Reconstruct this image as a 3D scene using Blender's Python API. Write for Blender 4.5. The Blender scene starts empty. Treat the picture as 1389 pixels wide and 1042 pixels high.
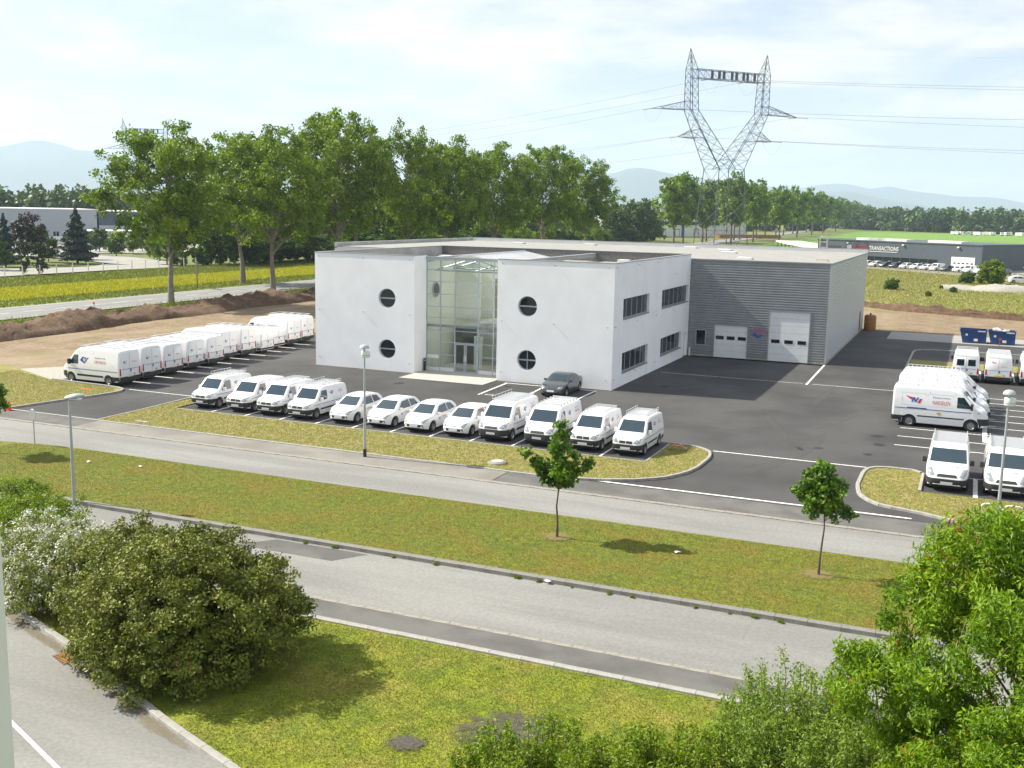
import bpy, bmesh, math, random
import numpy as np
from mathutils import Vector, Matrix
from mathutils.bvhtree import BVHTree

# ------------------------------------------------------------------ camera, world, sun, exposure
scn = bpy.context.scene
COL = scn.collection
R = math.radians
YAW, PITCH, ROLL = -0.40635, 0.162914, 0.01919
cam_d = bpy.data.cameras.new('camera')
cam_d.sensor_width = 36.0
cam_d.lens = 1433.49 / 1389 * 36.0
cam_d.clip_start = 0.05
cam_d.clip_end = 60000
cam = bpy.data.objects.new('camera', cam_d)
COL.objects.link(cam)
_r = Vector((math.cos(YAW), -math.sin(YAW), 0))
_f = Vector((math.sin(YAW) * math.cos(PITCH), math.cos(YAW) * math.cos(PITCH), -math.sin(PITCH)))
_u = _r.cross(_f)
_r2 = _r * math.cos(ROLL) + _u * math.sin(ROLL)
_u2 = _u * math.cos(ROLL) - _r * math.sin(ROLL)
cm = Matrix((( _r2.x, _u2.x, -_f.x, 22.767), (_r2.y, _u2.y, -_f.y, -70.715), (_r2.z, _u2.z, -_f.z, 12.487), (0, 0, 0, 1)))
cam.matrix_world = cm
scn.camera = cam

SUN_TRAVEL = Vector((1.0, 0.10, -0.905)).normalized()
to_sun = -SUN_TRAVEL
SUN_EL = math.asin(to_sun.z)
SUN_AZ = math.atan2(to_sun.x, to_sun.y)
sun_d = bpy.data.lights.new('sun', 'SUN')
sun_d.energy = 5.0
sun_d.angle = R(0.6)
sun_d.color = (1.0, 0.94, 0.80)
sun = bpy.data.objects.new('sun', sun_d)
COL.objects.link(sun)
sun.rotation_euler = SUN_TRAVEL.to_track_quat('-Z', 'Y').to_euler()
sun.location = (-60, 0, 60)

world = bpy.data.worlds.new('World')
scn.world = world
world.use_nodes = True
wn = world.node_tree
wn.nodes.clear()
def N(t, kind, **kw):
    n = t.nodes.new(kind)
    for k, v in kw.items():
        setattr(n, k, v)
    return n
SKY_STRENGTH = 0.10
w_out = N(wn, 'ShaderNodeOutputWorld')
w_bg = N(wn, 'ShaderNodeBackground')
w_bg.inputs['Strength'].default_value = SKY_STRENGTH
sky = N(wn, 'ShaderNodeTexSky', sky_type='NISHITA')
sky.sun_disc = False
sky.sun_elevation = SUN_EL
sky.sun_rotation = SUN_AZ
sky.altitude = 200
sky.air_density = 1.0
sky.dust_density = 0.6
sky.ozone_density = 3.0
geo = N(wn, 'ShaderNodeTexCoord')
sep = N(wn, 'ShaderNodeSeparateXYZ')
wn.links.new(geo.outputs['Generated'], sep.inputs[0])
zadd = N(wn, 'ShaderNodeMath', operation='ADD'); zadd.inputs[1].default_value = 0.16
zmax = N(wn, 'ShaderNodeMath', operation='MAXIMUM'); zmax.inputs[1].default_value = 0.02
wn.links.new(sep.outputs['Z'], zmax.inputs[0]); wn.links.new(zmax.outputs[0], zadd.inputs[0])
dx = N(wn, 'ShaderNodeMath', operation='DIVIDE'); dy = N(wn, 'ShaderNodeMath', operation='DIVIDE')
wn.links.new(sep.outputs['X'], dx.inputs[0]); wn.links.new(zadd.outputs[0], dx.inputs[1])
wn.links.new(sep.outputs['Y'], dy.inputs[0]); wn.links.new(zadd.outputs[0], dy.inputs[1])
cmb = N(wn, 'ShaderNodeCombineXYZ')
wn.links.new(dx.outputs[0], cmb.inputs[0]); wn.links.new(dy.outputs[0], cmb.inputs[1])
nz = N(wn, 'ShaderNodeTexNoise'); nz.inputs['Scale'].default_value = 1.2; nz.inputs['Detail'].default_value = 10; nz.inputs['Roughness'].default_value = 0.60
nz.inputs['Distortion'].default_value = 0.25
wn.links.new(cmb.outputs[0], nz.inputs['Vector'])
cover = N(wn, 'ShaderNodeValToRGB')      # how much cloud hides the clear sky
cover.color_ramp.elements[0].position = 0.38; cover.color_ramp.elements[0].color = (0.66, 0.66, 0.66, 1)
cover.color_ramp.elements[1].position = 0.58; cover.color_ramp.elements[1].color = (0.96, 0.96, 0.96, 1)
wn.links.new(nz.outputs['Fac'], cover.inputs[0])
shade = N(wn, 'ShaderNodeValToRGB')      # thin veil is bluish, thick cloud white
shade.color_ramp.elements[0].position = 0.42; shade.color_ramp.elements[0].color = (0.68, 0.735, 0.88, 1)
shade.color_ramp.elements[1].position = 0.60; shade.color_ramp.elements[1].color = (1.0, 0.99, 0.97, 1)
wn.links.new(nz.outputs['Fac'], shade.inputs[0])
gain = N(wn, 'ShaderNodeMix', data_type='RGBA'); gain.blend_type = 'MULTIPLY'; gain.inputs[0].default_value = 1.0
wn.links.new(shade.outputs[0], gain.inputs[6]); gain.inputs[7].default_value = (5.5, 5.45, 5.35, 1)
mixc = N(wn, 'ShaderNodeMix', data_type='RGBA')
wn.links.new(cover.outputs[0], mixc.inputs[0])
wn.links.new(sky.outputs[0], mixc.inputs[6])
wn.links.new(gain.outputs[2], mixc.inputs[7])
wn.links.new(mixc.outputs[2], w_bg.inputs['Color'])
wn.links.new(w_bg.outputs[0], w_out.inputs['Surface'])

scn.view_settings.view_transform = 'Standard'
scn.view_settings.look = 'None'
scn.view_settings.gamma = 1.0
scn.view_settings.exposure = 0.96
scn.view_settings.use_curve_mapping = False
scn.cycles.use_denoising = True
scn.cycles.max_bounces = 6
scn.cycles.diffuse_bounces = 4
scn.cycles.glossy_bounces = 3
scn.cycles.transmission_bounces = 4
scn.cycles.transparent_max_bounces = 12
scn.cycles.volume_bounces = 1

# ------------------------------------------------------------------ helpers
random.seed(7)
def tag(o, label=None, cat=None, group=None, kind=None):
    if label: o['label'] = label
    if cat: o['category'] = cat
    if group: o['group'] = group
    if kind: o['kind'] = kind
    return o
def add(name, mesh, parent=None, loc=None, rot=None):
    o = bpy.data.objects.new(name, mesh)
    COL.objects.link(o)
    if parent: o.parent = parent
    if loc is not None: o.location = loc
    if rot is not None: o.rotation_euler = rot
    return o
def thing(name, label, cat, loc=(0, 0, 0), rz=0.0, group=None):
    o = add(name, None, None, loc, (0, 0, rz))
    o.empty_display_size = 0.3
    return tag(o, label, cat, group)

def srgb(r, g, b):
    f = lambda c: (c / 255 / 12.92) if c / 255 <= 0.04045 else ((c / 255 + 0.055) / 1.055) ** 2.4
    return (f(r), f(g), f(b))
MATS = {}
def M(name, col=(0.5, 0.5, 0.5), rough=0.6, metal=0.0, var=0.0, vscale=3.0, col2=None, bump=0.0, bscale=40.0, spec=0.5, coat=0.0, detail=6, lo=0.35, hi=0.65, coord='Object', emit=None):
    m = bpy.data.materials.new(name); m.use_nodes = True
    t = m.node_tree; b = t.nodes['Principled BSDF']
    b.inputs['Roughness'].default_value = rough
    b.inputs['Metallic'].default_value = metal
    b.inputs['Specular IOR Level'].default_value = spec
    b.inputs['Coat Weight'].default_value = coat
    b.inputs['Base Color'].default_value = (*col, 1)
    m.diffuse_color = (*col, 1)
    if var or col2 or bump:
        tc = N(t, 'ShaderNodeTexCoord')
    if var or col2:
        n = N(t, 'ShaderNodeTexNoise'); n.inputs['Scale'].default_value = vscale; n.inputs['Detail'].default_value = detail
        n.inputs['Roughness'].default_value = 0.62
        t.links.new(tc.outputs[coord], n.inputs['Vector'])
        r = N(t, 'ShaderNodeValToRGB')
        c2 = col2 if col2 else tuple(c * (1 - var) for c in col)
        c1 = col if col2 else tuple(c * (1 + var * 0.6) for c in col)
        r.color_ramp.elements[0].position = lo; r.color_ramp.elements[0].color = (*c2, 1)
        r.color_ramp.elements[1].position = hi; r.color_ramp.elements[1].color = (*c1, 1)
        t.links.new(n.outputs['Fac'], r.inputs[0])
        t.links.new(r.outputs[0], b.inputs['Base Color'])
        m['ramp'] = 1
    if bump:
        n2 = N(t, 'ShaderNodeTexNoise'); n2.inputs['Scale'].default_value = bscale; n2.inputs['Detail'].default_value = 5
        t.links.new(tc.outputs[coord], n2.inputs['Vector'])
        bp = N(t, 'ShaderNodeBump'); bp.inputs['Strength'].default_value = bump; bp.inputs['Distance'].default_value = 0.05
        t.links.new(n2.outputs['Fac'], bp.inputs['Height'])
        t.links.new(bp.outputs[0], b.inputs['Normal'])
    MATS[name] = m
    return m
def layer(m, scale, amount, detail=4, lo=0.4, hi=0.6, col=None, stretch=None):
    """a second, differently sized noise that multiplies (or mixes a colour into) the base colour"""
    t = m.node_tree; b = t.nodes['Principled BSDF']
    tc = N(t, 'ShaderNodeTexCoord')
    src = tc.outputs['Object']
    if stretch:
        mp = N(t, 'ShaderNodeMapping'); mp.inputs['Scale'].default_value = stretch
        t.links.new(src, mp.inputs[0]); src = mp.outputs[0]
    n = N(t, 'ShaderNodeTexNoise'); n.inputs['Scale'].default_value = scale; n.inputs['Detail'].default_value = detail
    t.links.new(src, n.inputs['Vector'])
    r = N(t, 'ShaderNodeValToRGB')
    r.color_ramp.elements[0].position = lo; r.color_ramp.elements[1].position = hi
    mx = N(t, 'ShaderNodeMix', data_type='RGBA')
    if col is None:
        mx.blend_type = 'MULTIPLY'
        mx.inputs[0].default_value = 1.0
        a = 1 - amount
        r.color_ramp.elements[0].color = (a, a, a, 1); r.color_ramp.elements[1].color = (1 + amount * 0.4,) * 3 + (1,)
        t.links.new(n.outputs['Fac'], r.inputs[0]); t.links.new(r.outputs[0], mx.inputs[7])
    else:
        r.color_ramp.elements[0].color = (0, 0, 0, 1); r.color_ramp.elements[1].color = (amount,) * 3 + (1,)
        t.links.new(n.outputs['Fac'], r.inputs[0]); t.links.new(r.outputs[0], mx.inputs[0])
        mx.inputs[7].default_value = (*col, 1)
    if b.inputs['Base Color'].is_linked:
        t.links.new(b.inputs['Base Color'].links[0].from_socket, mx.inputs[6])
    else:
        mx.inputs[6].default_value = b.inputs['Base Color'].default_value
    t.links.new(mx.outputs[2], b.inputs['Base Color'])
    return m
def leafmat(name, dark, light, trans=0.35, extra=None):
    m = bpy.data.materials.new(name); m.use_nodes = True
    t = m.node_tree; b = t.nodes['Principled BSDF']; out = t.nodes['Material Output']
    at = N(t, 'ShaderNodeAttribute', attribute_name='tint')
    r = N(t, 'ShaderNodeValToRGB')
    r.color_ramp.elements[0].color = (*dark, 1); r.color_ramp.elements[1].color = (*light, 1)
    if extra:
        e = r.color_ramp.elements.new(0.93); e.color = (*light, 1)
        r.color_ramp.elements[-1].color = (*extra, 1); r.color_ramp.elements[-1].position = 0.97
    t.links.new(at.outputs['Fac'], r.inputs[0])
    t.links.new(r.outputs[0], b.inputs['Base Color'])
    b.inputs['Roughness'].default_value = 0.55
    b.inputs['Specular IOR Level'].default_value = 0.35
    tr = N(t, 'ShaderNodeBsdfTranslucent')
    hs = N(t, 'ShaderNodeHueSaturation'); hs.inputs['Saturation'].default_value = 1.15; hs.inputs['Value'].default_value = 1.25
    t.links.new(r.outputs[0], hs.inputs['Color']); t.links.new(hs.outputs[0], tr.inputs['Color'])
    ms = N(t, 'ShaderNodeMixShader'); ms.inputs[0].default_value = trans
    t.links.new(b.outputs[0], ms.inputs[1]); t.links.new(tr.outputs[0], ms.inputs[2])
    t.links.new(ms.outputs[0], out.inputs['Surface'])
    MATS[name] = m
    return m
def glassmat(name, tint, rough=0.02, alpha=0.25):
    m = bpy.data.materials.new(name); m.use_nodes = True
    t = m.node_tree; t.nodes.clear()
    out = N(t, 'ShaderNodeOutputMaterial')
    tr = N(t, 'ShaderNodeBsdfTransparent'); tr.inputs[0].default_value = (*tint, 1)
    gl = N(t, 'ShaderNodeBsdfGlossy'); gl.inputs['Roughness'].default_value = rough
    fr = N(t, 'ShaderNodeFresnel'); fr.inputs['IOR'].default_value = 1.5
    ad = N(t, 'ShaderNodeMath', operation='ADD'); ad.inputs[1].default_value = alpha; ad.use_clamp = True
    t.links.new(fr.outputs[0], ad.inputs[0])
    ms = N(t, 'ShaderNodeMixShader')
    t.links.new(ad.outputs[0], ms.inputs[0]); t.links.new(tr.outputs[0], ms.inputs[1]); t.links.new(gl.outputs[0], ms.inputs[2])
    t.links.new(ms.outputs[0], out.inputs['Surface'])
    MATS[name] = m
    return m

class MB:
    def __init__(s): s.v = []; s.f = []
    def quad(s, *p):
        i = len(s.v); s.v += [tuple(q) for q in p]; s.f.append(tuple(range(i, i + len(p)))); return s
    def box(s, x0, x1, y0, y1, z0, z1):
        i = len(s.v)
        s.v += [(x0, y0, z0), (x1, y0, z0), (x1, y1, z0), (x0, y1, z0), (x0, y0, z1), (x1, y0, z1), (x1, y1, z1), (x0, y1, z1)]
        s.f += [tuple(i + k for k in q) for q in ((3, 2, 1, 0), (4, 5, 6, 7), (0, 1, 5, 4), (1, 2, 6, 5), (2, 3, 7, 6), (3, 0, 4, 7))]
        return s
    def tube(s, a, b, r0, r1=None, n=6, cap=True):
        r1 = r0 if r1 is None else r1
        a = Vector(a); b = Vector(b); d = (b - a)
        if d.length < 1e-6: return s
        d.normalize()
        x = d.orthogonal().normalized(); y = d.cross(x)
        i = len(s.v)
        for p, r in ((a, r0), (b, r1)):
            for k in range(n):
                t = 2 * math.pi * k / n
                s.v.append(tuple(p + (x * math.cos(t) + y * math.sin(t)) * r))
        for k in range(n):
            s.f.append((i + k, i + (k + 1) % n, i + n + (k + 1) % n, i + n + k))
        if cap:
            s.f.append(tuple(i + n - 1 - k for k in range(n))); s.f.append(tuple(i + n + k for k in range(n)))
        return s
    def path(s, pts, r, n=6):
        rr = r if hasattr(r, '__len__') else [r] * len(pts)
        for k in range(len(pts) - 1): s.tube(pts[k], pts[k + 1], rr[k], rr[k + 1], n)
        return s
    def lathe(s, prof, n=16, axis='z', c=(0, 0, 0)):
        i = len(s.v); m = len(prof)
        for k in range(n):
            t = 2 * math.pi * k / n; ct, st = math.cos(t), math.sin(t)
            for r, h in prof:
                p = (r * ct, r * st, h) if axis == 'z' else (r * ct, h, r * st)
                s.v.append((p[0] + c[0], p[1] + c[1], p[2] + c[2]))
        for k in range(n):
            for j in range(m - 1):
                a0 = i + k * m + j; b0 = i + ((k + 1) % n) * m + j
                s.f.append((a0, b0, b0 + 1, a0 + 1))
        return s
    def prism(s, poly, z0, z1):
        i = len(s.v); n = len(poly)
        s.v += [(x, y, z0) for x, y in poly] + [(x, y, z1) for x, y in poly]
        s.f.append(tuple(i + n - 1 - k for k in range(n))); s.f.append(tuple(i + n + k for k in range(n)))
        for k in range(n):
            s.f.append((i + k, i + (k + 1) % n, i + n + (k + 1) % n, i + n + k))
        return s
    def mesh(s, name, mat, smooth=None):
        me = bpy.data.meshes.new(name)
        me.from_pydata(s.v, [], s.f)
        if mat: me.materials.append(MATS[mat] if isinstance(mat, str) else mat)
        bm = bmesh.new(); bm.from_mesh(me)
        bmesh.ops.recalc_face_normals(bm, faces=bm.faces)
        bm.to_mesh(me); bm.free()
        if smooth is not None:
            me.polygons.foreach_set('use_smooth', [True] * len(me.polygons))
            me.set_sharp_from_angle(angle=R(smooth))
        me.update()
        return me
    def build(s, name, mat, parent=None, loc=None, rot=None, smooth=None):
        return add(name, s.mesh(name, mat, smooth), parent, loc, rot)

def sheet(name, pts, z, mat, parent=None, kind='structure'):
    me = bpy.data.meshes.new(name)
    n = len(pts)
    a = sum(pts[i][0] * pts[(i + 1) % n][1] - pts[(i + 1) % n][0] * pts[i][1] for i in range(n))
    if a < 0: pts = pts[::-1]
    me.from_pydata([(p[0], p[1], z) for p in pts], [], [tuple(range(n))])
    me.materials.append(MATS[mat]); me.update()
    o = add(name, me, parent)
    if kind and not parent: o['kind'] = kind
    return o
def arc(cx, cy, r, a0, a1, n=8):
    return [(cx + r * math.cos(R(a0 + (a1 - a0) * k / n)), cy + r * math.sin(R(a0 + (a1 - a0) * k / n))) for k in range(n + 1)]
def resample(pts, step):
    P = [Vector((p[0], p[1])) for p in pts]
    d = [0]
    for a, b in zip(P, P[1:]): d.append(d[-1] + (b - a).length)
    n = max(1, round(d[-1] / step)); out = []
    for k in range(n + 1):
        s = d[-1] * k / n
        j = max(i for i in range(len(d)) if d[i] <= s + 1e-9); j = min(j, len(P) - 2)
        t = (s - d[j]) / max(1e-9, d[j + 1] - d[j])
        out.append(P[j].lerp(P[j + 1], t))
    return out
KSTONE = {}
def kerb(name, pts, w, z0, z1, mat, step=1.0, bed='joint_mortar'):
    """kerb of separate stones laid along a path on a narrow mortar bed"""
    P = resample(pts, step)
    bm = MB()
    for a, b in zip(P, P[1:]):
        d = (b - a).normalized(); nn = Vector((-d.y, d.x)) * (w / 2 - 0.012)
        a2, b2 = a - d * 0.01, b + d * 0.01
        i = len(bm.v)
        for q in (a2 - nn, b2 - nn, b2 + nn, a2 + nn): bm.v.append((q.x, q.y, z0))
        for q in (a2 - nn, b2 - nn, b2 + nn, a2 + nn): bm.v.append((q.x, q.y, z1 - 0.014))
        bm.f += [tuple(i + k for k in q) for q in ((4, 5, 6, 7), (0, 1, 5, 4), (1, 2, 6, 5), (2, 3, 7, 6), (3, 0, 4, 7))]
    base = bm.build(name, bed); base['kind'] = 'structure'
    key = (round(w, 3), round(z1 - z0, 3), mat)
    if key not in KSTONE:
        h = z1 - z0; c = 0.012
        m = MB(); i = 0
        prof = [(-w / 2, 0), (-w / 2, h - c), (-w / 2 + c, h), (w / 2 - c, h), (w / 2, h - c), (w / 2, 0)]
        for x in (-0.494, 0.494): m.v += [(x, y, z) for y, z in prof]
        n = len(prof)
        for k in range(n - 1): m.f.append((k, k + 1, n + k + 1, n + k))
        m.f.append(tuple(range(n))); m.f.append(tuple(range(2 * n - 1, n - 1, -1)))
        KSTONE[key] = m.mesh('kerb_stone', mat)
    for a, b in zip(P, P[1:]):
        d = b - a; c = (a + b) / 2
        o = add('kerb_stone', KSTONE[key], base, (c.x, c.y, z0 + random.uniform(-0.004, 0.004)), (0, 0, math.atan2(d.y, d.x) + random.uniform(-.004, .004)))
        o.scale = (d.length, 1, 1)
    return base

def text_geo(s):
    cu = bpy.data.curves.new('t', 'FONT'); cu.body = s; cu.resolution_u = 2; cu.align_x = 'CENTER'; cu.align_y = 'CENTER'
    ob = bpy.data.objects.new('t', cu); COL.objects.link(ob)
    dg = bpy.context.evaluated_depsgraph_get()
    me = bpy.data.meshes.new_from_object(ob.evaluated_get(dg))
    v = [(p.co.x, p.co.y) for p in me.vertices]; f = [tuple(p.vertices) for p in me.polygons]
    bpy.data.objects.remove(ob); bpy.data.curves.remove(cu); bpy.data.meshes.remove(me)
    xs = [p[0] for p in v]; ys = [p[1] for p in v]
    cx, cy, h = (min(xs) + max(xs)) / 2, (min(ys) + max(ys)) / 2, max(ys) - min(ys)
    w = (max(xs) - min(xs)) / h
    return [((x - cx) / h, (y - cy) / h) for x, y in v], f, w

# ------------------------------------------------------------------ materials
M('asphalt_new', (0.066, 0.065, 0.066), 0.85, var=0.16, vscale=60, bump=0.25, bscale=120, spec=0.3)
layer(MATS['asphalt_new'], 0.16, 0.28, 5); layer(MATS['asphalt_new'], 0.5, 0.35, 4, 0.54, 0.75, col=(0.085, 0.083, 0.08), stretch=(1, 0.3, 1))
M('asphalt_old', (0.245, 0.242, 0.23), 0.9, var=0.12, vscale=50, bump=0.25, bscale=120, spec=0.25)
layer(MATS['asphalt_old'], 0.35, 0.14, 5, stretch=(0.25, 1.4, 1)); layer(MATS['asphalt_old'], 9, 0.10, 4)
layer(MATS['asphalt_old'], 1.1, 0.5, 3, 0.60, 0.72, col=(0.165, 0.162, 0.152), stretch=(0.12, 1.0, 1))
M('asphalt_strip', (0.135, 0.132, 0.125), 0.9, var=0.18, vscale=45, bump=0.25, bscale=120, spec=0.25)
layer(MATS['asphalt_strip'], 0.6, 0.2, 5)
M('pavement_tar', (0.225, 0.212, 0.19), 0.9, var=0.16, vscale=45, bump=0.25, bscale=110, spec=0.25)
layer(MATS['pavement_tar'], 0.5, 0.14, 5)
M('highway', (0.24, 0.24, 0.235), 0.9, var=0.08, vscale=2, spec=0.2)
layer(MATS['highway'], 0.5, 0.12, 4, stretch=(1.4, 0.1, 1))
M('concrete', (0.37, 0.36, 0.33), 0.9, var=0.15, vscale=14, bump=0.15, bscale=90)
layer(MATS['concrete'], 1.3, 0.22, 5)
M('concrete_pad', (0.30, 0.29, 0.265), 0.9, var=0.15, vscale=6, bump=0.15, bscale=60)
M('concrete_worn', (0.24, 0.232, 0.21), 0.9, var=0.2, vscale=10, bump=0.2, bscale=80)
layer(MATS['concrete_worn'], 0.8, 0.25, 5)
M('joint_mortar', (0.16, 0.15, 0.13), 0.95, var=0.2, vscale=20)
M('gutter', (0.29, 0.275, 0.235), 0.9, var=0.2, vscale=9)
layer(MATS['gutter'], 1.2, 0.22, 5)
M('paver', (0.40, 0.39, 0.36), 0.85, var=0.08, vscale=6)
M('white_paint', (0.64, 0.64, 0.62), 0.7, var=0.45, vscale=9, lo=0.34, hi=0.52)
M('old_paint', (0.60, 0.60, 0.58), 0.8, var=0.25, vscale=3, lo=0.35, hi=0.5)
M('lawn_median', (0.152, 0.162, 0.006), 0.95, vscale=0.55, col2=(0.120, 0.155, 0.009), bump=0.5, bscale=30, lo=0.38, hi=0.60)
layer(MATS['lawn_median'], 3.0, 0.25, 6); layer(MATS['lawn_median'], 0.45, 0.75, 7, 0.44, 0.66, col=(0.185, 0.130, 0.015)); layer(MATS['lawn_median'], 1.3, 0.5, 6, 0.52, 0.7, col=(0.12, 0.165, 0.010)); layer(MATS['lawn_median'], 18, 0.4, 4)
M('lawn_near', (0.20, 0.235, 0.008), 0.95, vscale=0.7, col2=(0.140, 0.195, 0.010), bump=0.5, bscale=30, lo=0.35, hi=0.6)
layer(MATS['lawn_near'], 2.2, 0.22, 6); layer(MATS['lawn_near'], 0.55, 0.75, 7, 0.46, 0.68, col=(0.26, 0.215, 0.04)); layer(MATS['lawn_near'], 18, 0.35, 4)
M('sparse_grass', (0.20, 0.20, 0.035), 0.95, vscale=1.6, col2=(0.29, 0.235, 0.085), bump=0.6, bscale=24, lo=0.40, hi=0.62)
layer(MATS['sparse_grass'], 6, 0.35, 6); layer(MATS['sparse_grass'], 0.7, 0.5, 5, 0.48, 0.7, col=(0.16, 0.20, 0.018))
M('field_ground', (0.105, 0.135, 0.022), 0.95, vscale=0.02, col2=(0.15, 0.165, 0.04), detail=8, lo=0.4, hi=0.6)
layer(MATS['field_ground'], 0.3, 0.2, 6)
M('field_green', (0.13, 0.25, 0.022), 0.95, vscale=0.05, col2=(0.115, 0.21, 0.02), detail=8)
layer(MATS['field_green'], 0.4, 0.12, 6, stretch=(1, 0.1, 1))
M('scrub', (0.20, 0.225, 0.035), 0.95, vscale=0.14, col2=(0.27, 0.25, 0.075), detail=9, lo=0.40, hi=0.60)
layer(MATS['scrub'], 0.5, 0.6, 6, 0.52, 0.66, col=(0.13, 0.18, 0.018)); layer(MATS['scrub'], 2.5, 0.3, 6)
M('meadow', (0.17, 0.205, 0.020), 0.95, vscale=0.3, col2=(0.125, 0.17, 0.014), detail=8)
layer(MATS['meadow'], 0.35, 0.3, 6, stretch=(1.5, 0.2, 1))
M('dirt', (0.235, 0.175, 0.105), 0.95, vscale=0.45, col2=(0.175, 0.118, 0.065), bump=0.6, bscale=5, detail=9, lo=0.38, hi=0.62)
layer(MATS['dirt'], 2.5, 0.22, 6); layer(MATS['dirt'], 0.25, 0.6, 5, 0.50, 0.68, col=(0.275, 0.215, 0.135), stretch=(1, 0.25, 1)); layer(MATS['dirt'], 0.18, 0.6, 6, 0.56, 0.70, col=(0.145, 0.135, 0.04))
M('soil', (0.135, 0.080, 0.042), 0.95, vscale=0.8, col2=(0.075, 0.040, 0.020), bump=0.8, bscale=6, detail=9)
layer(MATS['soil'], 4, 0.35, 6)
M('gravel', (0.36, 0.34, 0.30), 0.95, var=0.25, vscale=8, bump=0.5, bscale=30)
M('hill', (0.04, 0.065, 0.045), 0.95, vscale=0.004, col2=(0.055, 0.08, 0.055), detail=8)
M('render_white', (0.88, 0.88, 0.885), 0.85, var=0.025, vscale=0.8, bump=0.06, bscale=60, spec=0.3)
layer(MATS['render_white'], 0.5, 0.03, 5)
M('concrete_roof', (0.44, 0.43, 0.40), 0.9, var=0.12, vscale=2)
layer(MATS['concrete_roof'], 0.4, 0.18, 5)
M('roof_membrane', (0.28, 0.275, 0.26), 0.85, var=0.12, vscale=0.6)
M('parapet_dark', (0.165, 0.16, 0.155), 0.85, var=0.25, vscale=5)
M('coping', (0.33, 0.33, 0.33), 0.5, 0.4, var=0.08, vscale=3)
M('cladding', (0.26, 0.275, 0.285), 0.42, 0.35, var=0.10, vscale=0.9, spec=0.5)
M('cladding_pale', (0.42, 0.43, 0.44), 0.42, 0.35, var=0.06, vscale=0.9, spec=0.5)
M('alu', (0.40, 0.45, 0.50), 0.4, 0.45)
M('steel_galv', (0.44, 0.46, 0.48), 0.5, 0.5, var=0.12, vscale=3)
M('pylon_steel', (0.085, 0.105, 0.15), 0.6, 0.3, var=0.15, vscale=0.5)
M('cable', (0.24, 0.23, 0.23), 0.6, 0.3)
M('door_white', (0.70, 0.72, 0.73), 0.5, var=0.03, vscale=3)
M('dark_glass', (0.012, 0.016, 0.020), 0.06, spec=0.6)
M('dim_glass', (0.030, 0.036, 0.042), 0.10, spec=0.6)
glassmat('clear_glass', (0.86, 0.95, 0.93), 0.01, 0.07)
glassmat('roof_glass', (0.93, 0.96, 0.95), 0.05, 0.12)
glassmat('window_glass', (0.42, 0.47, 0.47), 0.01, 0.06)
M('inside_white', (0.84, 0.83, 0.76), 0.8)
M('inside_dark', (0.10, 0.10, 0.095), 0.7, var=0.2, vscale=3)
M('inside_floor', (0.42, 0.39, 0.33), 0.35)
M('inside_yellow', (0.62, 0.52, 0.10), 0.6)
M('inside_wood', (0.38, 0.30, 0.16), 0.6)
M('car_white', (0.80, 0.80, 0.80), 0.28, spec=0.5, coat=0.6)
M('car_silver', (0.085, 0.095, 0.11), 0.28, 0.65, coat=0.8)
M('car_dark', (0.03, 0.035, 0.045), 0.25, 0.3, coat=0.8)
M('car_grey', (0.22, 0.23, 0.25), 0.3, 0.5, coat=0.8)
M('car_glass', (0.012, 0.032, 0.050), 0.04, spec=0.8, coat=0.5)  # blue in the base colour stands in for sky reflected in the glass
M('bumper_black', (0.025, 0.025, 0.027), 0.6)
M('tyre', (0.018, 0.018, 0.018), 0.8)
M('rim', (0.34, 0.35, 0.36), 0.35, 0.6)
M('lens', (0.30, 0.33, 0.36), 0.08, 0.3, coat=0.6)
M('red_lens', (0.42, 0.012, 0.014), 0.15, coat=0.5)
M('plate', (0.62, 0.63, 0.65), 0.5)
M('plate_yellow', (0.55, 0.38, 0.03), 0.5)
M('chrome', (0.7, 0.7, 0.72), 0.15, 1.0)
M('blue_print', (0.02, 0.10, 0.42), 0.4)
M('red_print', (0.55, 0.02, 0.06), 0.4)
M('magenta_print', (0.60, 0.04, 0.28), 0.5)
M('grey_print', (0.40, 0.42, 0.45), 0.5)
M('rack_alu', (0.58, 0.59, 0.60), 0.4, 0.5)
M('seam', (0.30, 0.30, 0.31), 0.6)
M('skip_blue', (0.012, 0.055, 0.19), 0.5, var=0.2, vscale=3)
M('rust_tank', (0.30, 0.13, 0.03), 0.7, var=0.25, vscale=4)
M('orange_plastic', (0.75, 0.12, 0.01), 0.5)
M('cone_red', (0.70, 0.05, 0.02), 0.5)
M('bark', (0.125, 0.098, 0.072), 0.95, var=0.3, vscale=5, bump=0.5, bscale=12)
M('bark_pale', (0.225, 0.20, 0.165), 0.95, var=0.3, vscale=3, bump=0.5, bscale=12)
M('bldg_blue', (0.065, 0.085, 0.115), 0.6, var=0.05, vscale=1)
M('bldg_pale', (0.33, 0.36, 0.40), 0.6, var=0.05, vscale=1)
M('bldg_white', (0.72, 0.72, 0.70), 0.7, var=0.05, vscale=1)
M('bldg_slate', (0.070, 0.088, 0.108), 0.55, var=0.08, vscale=0.6)
M('bldg_beige', (0.45, 0.36, 0.22), 0.8, var=0.05, vscale=1)
M('sign_grey', (0.42, 0.43, 0.44), 0.5, 0.3)
M('lamp_shell', (0.40, 0.44, 0.42), 0.4, 0.2)
M('lamp_glass', (0.70, 0.75, 0.72), 0.15)
M('iron', (0.045, 0.035, 0.028), 0.7, var=0.3, vscale=12)
M('burnt', (0.060, 0.052, 0.044), 0.95, var=0.4, vscale=3)
M('stone_grey', (0.40, 0.39, 0.36), 0.9, var=0.2, vscale=6)
leafmat('leaf_poplar', (0.036, 0.088, 0.005), (0.245, 0.355, 0.014), 0.32)
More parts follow.
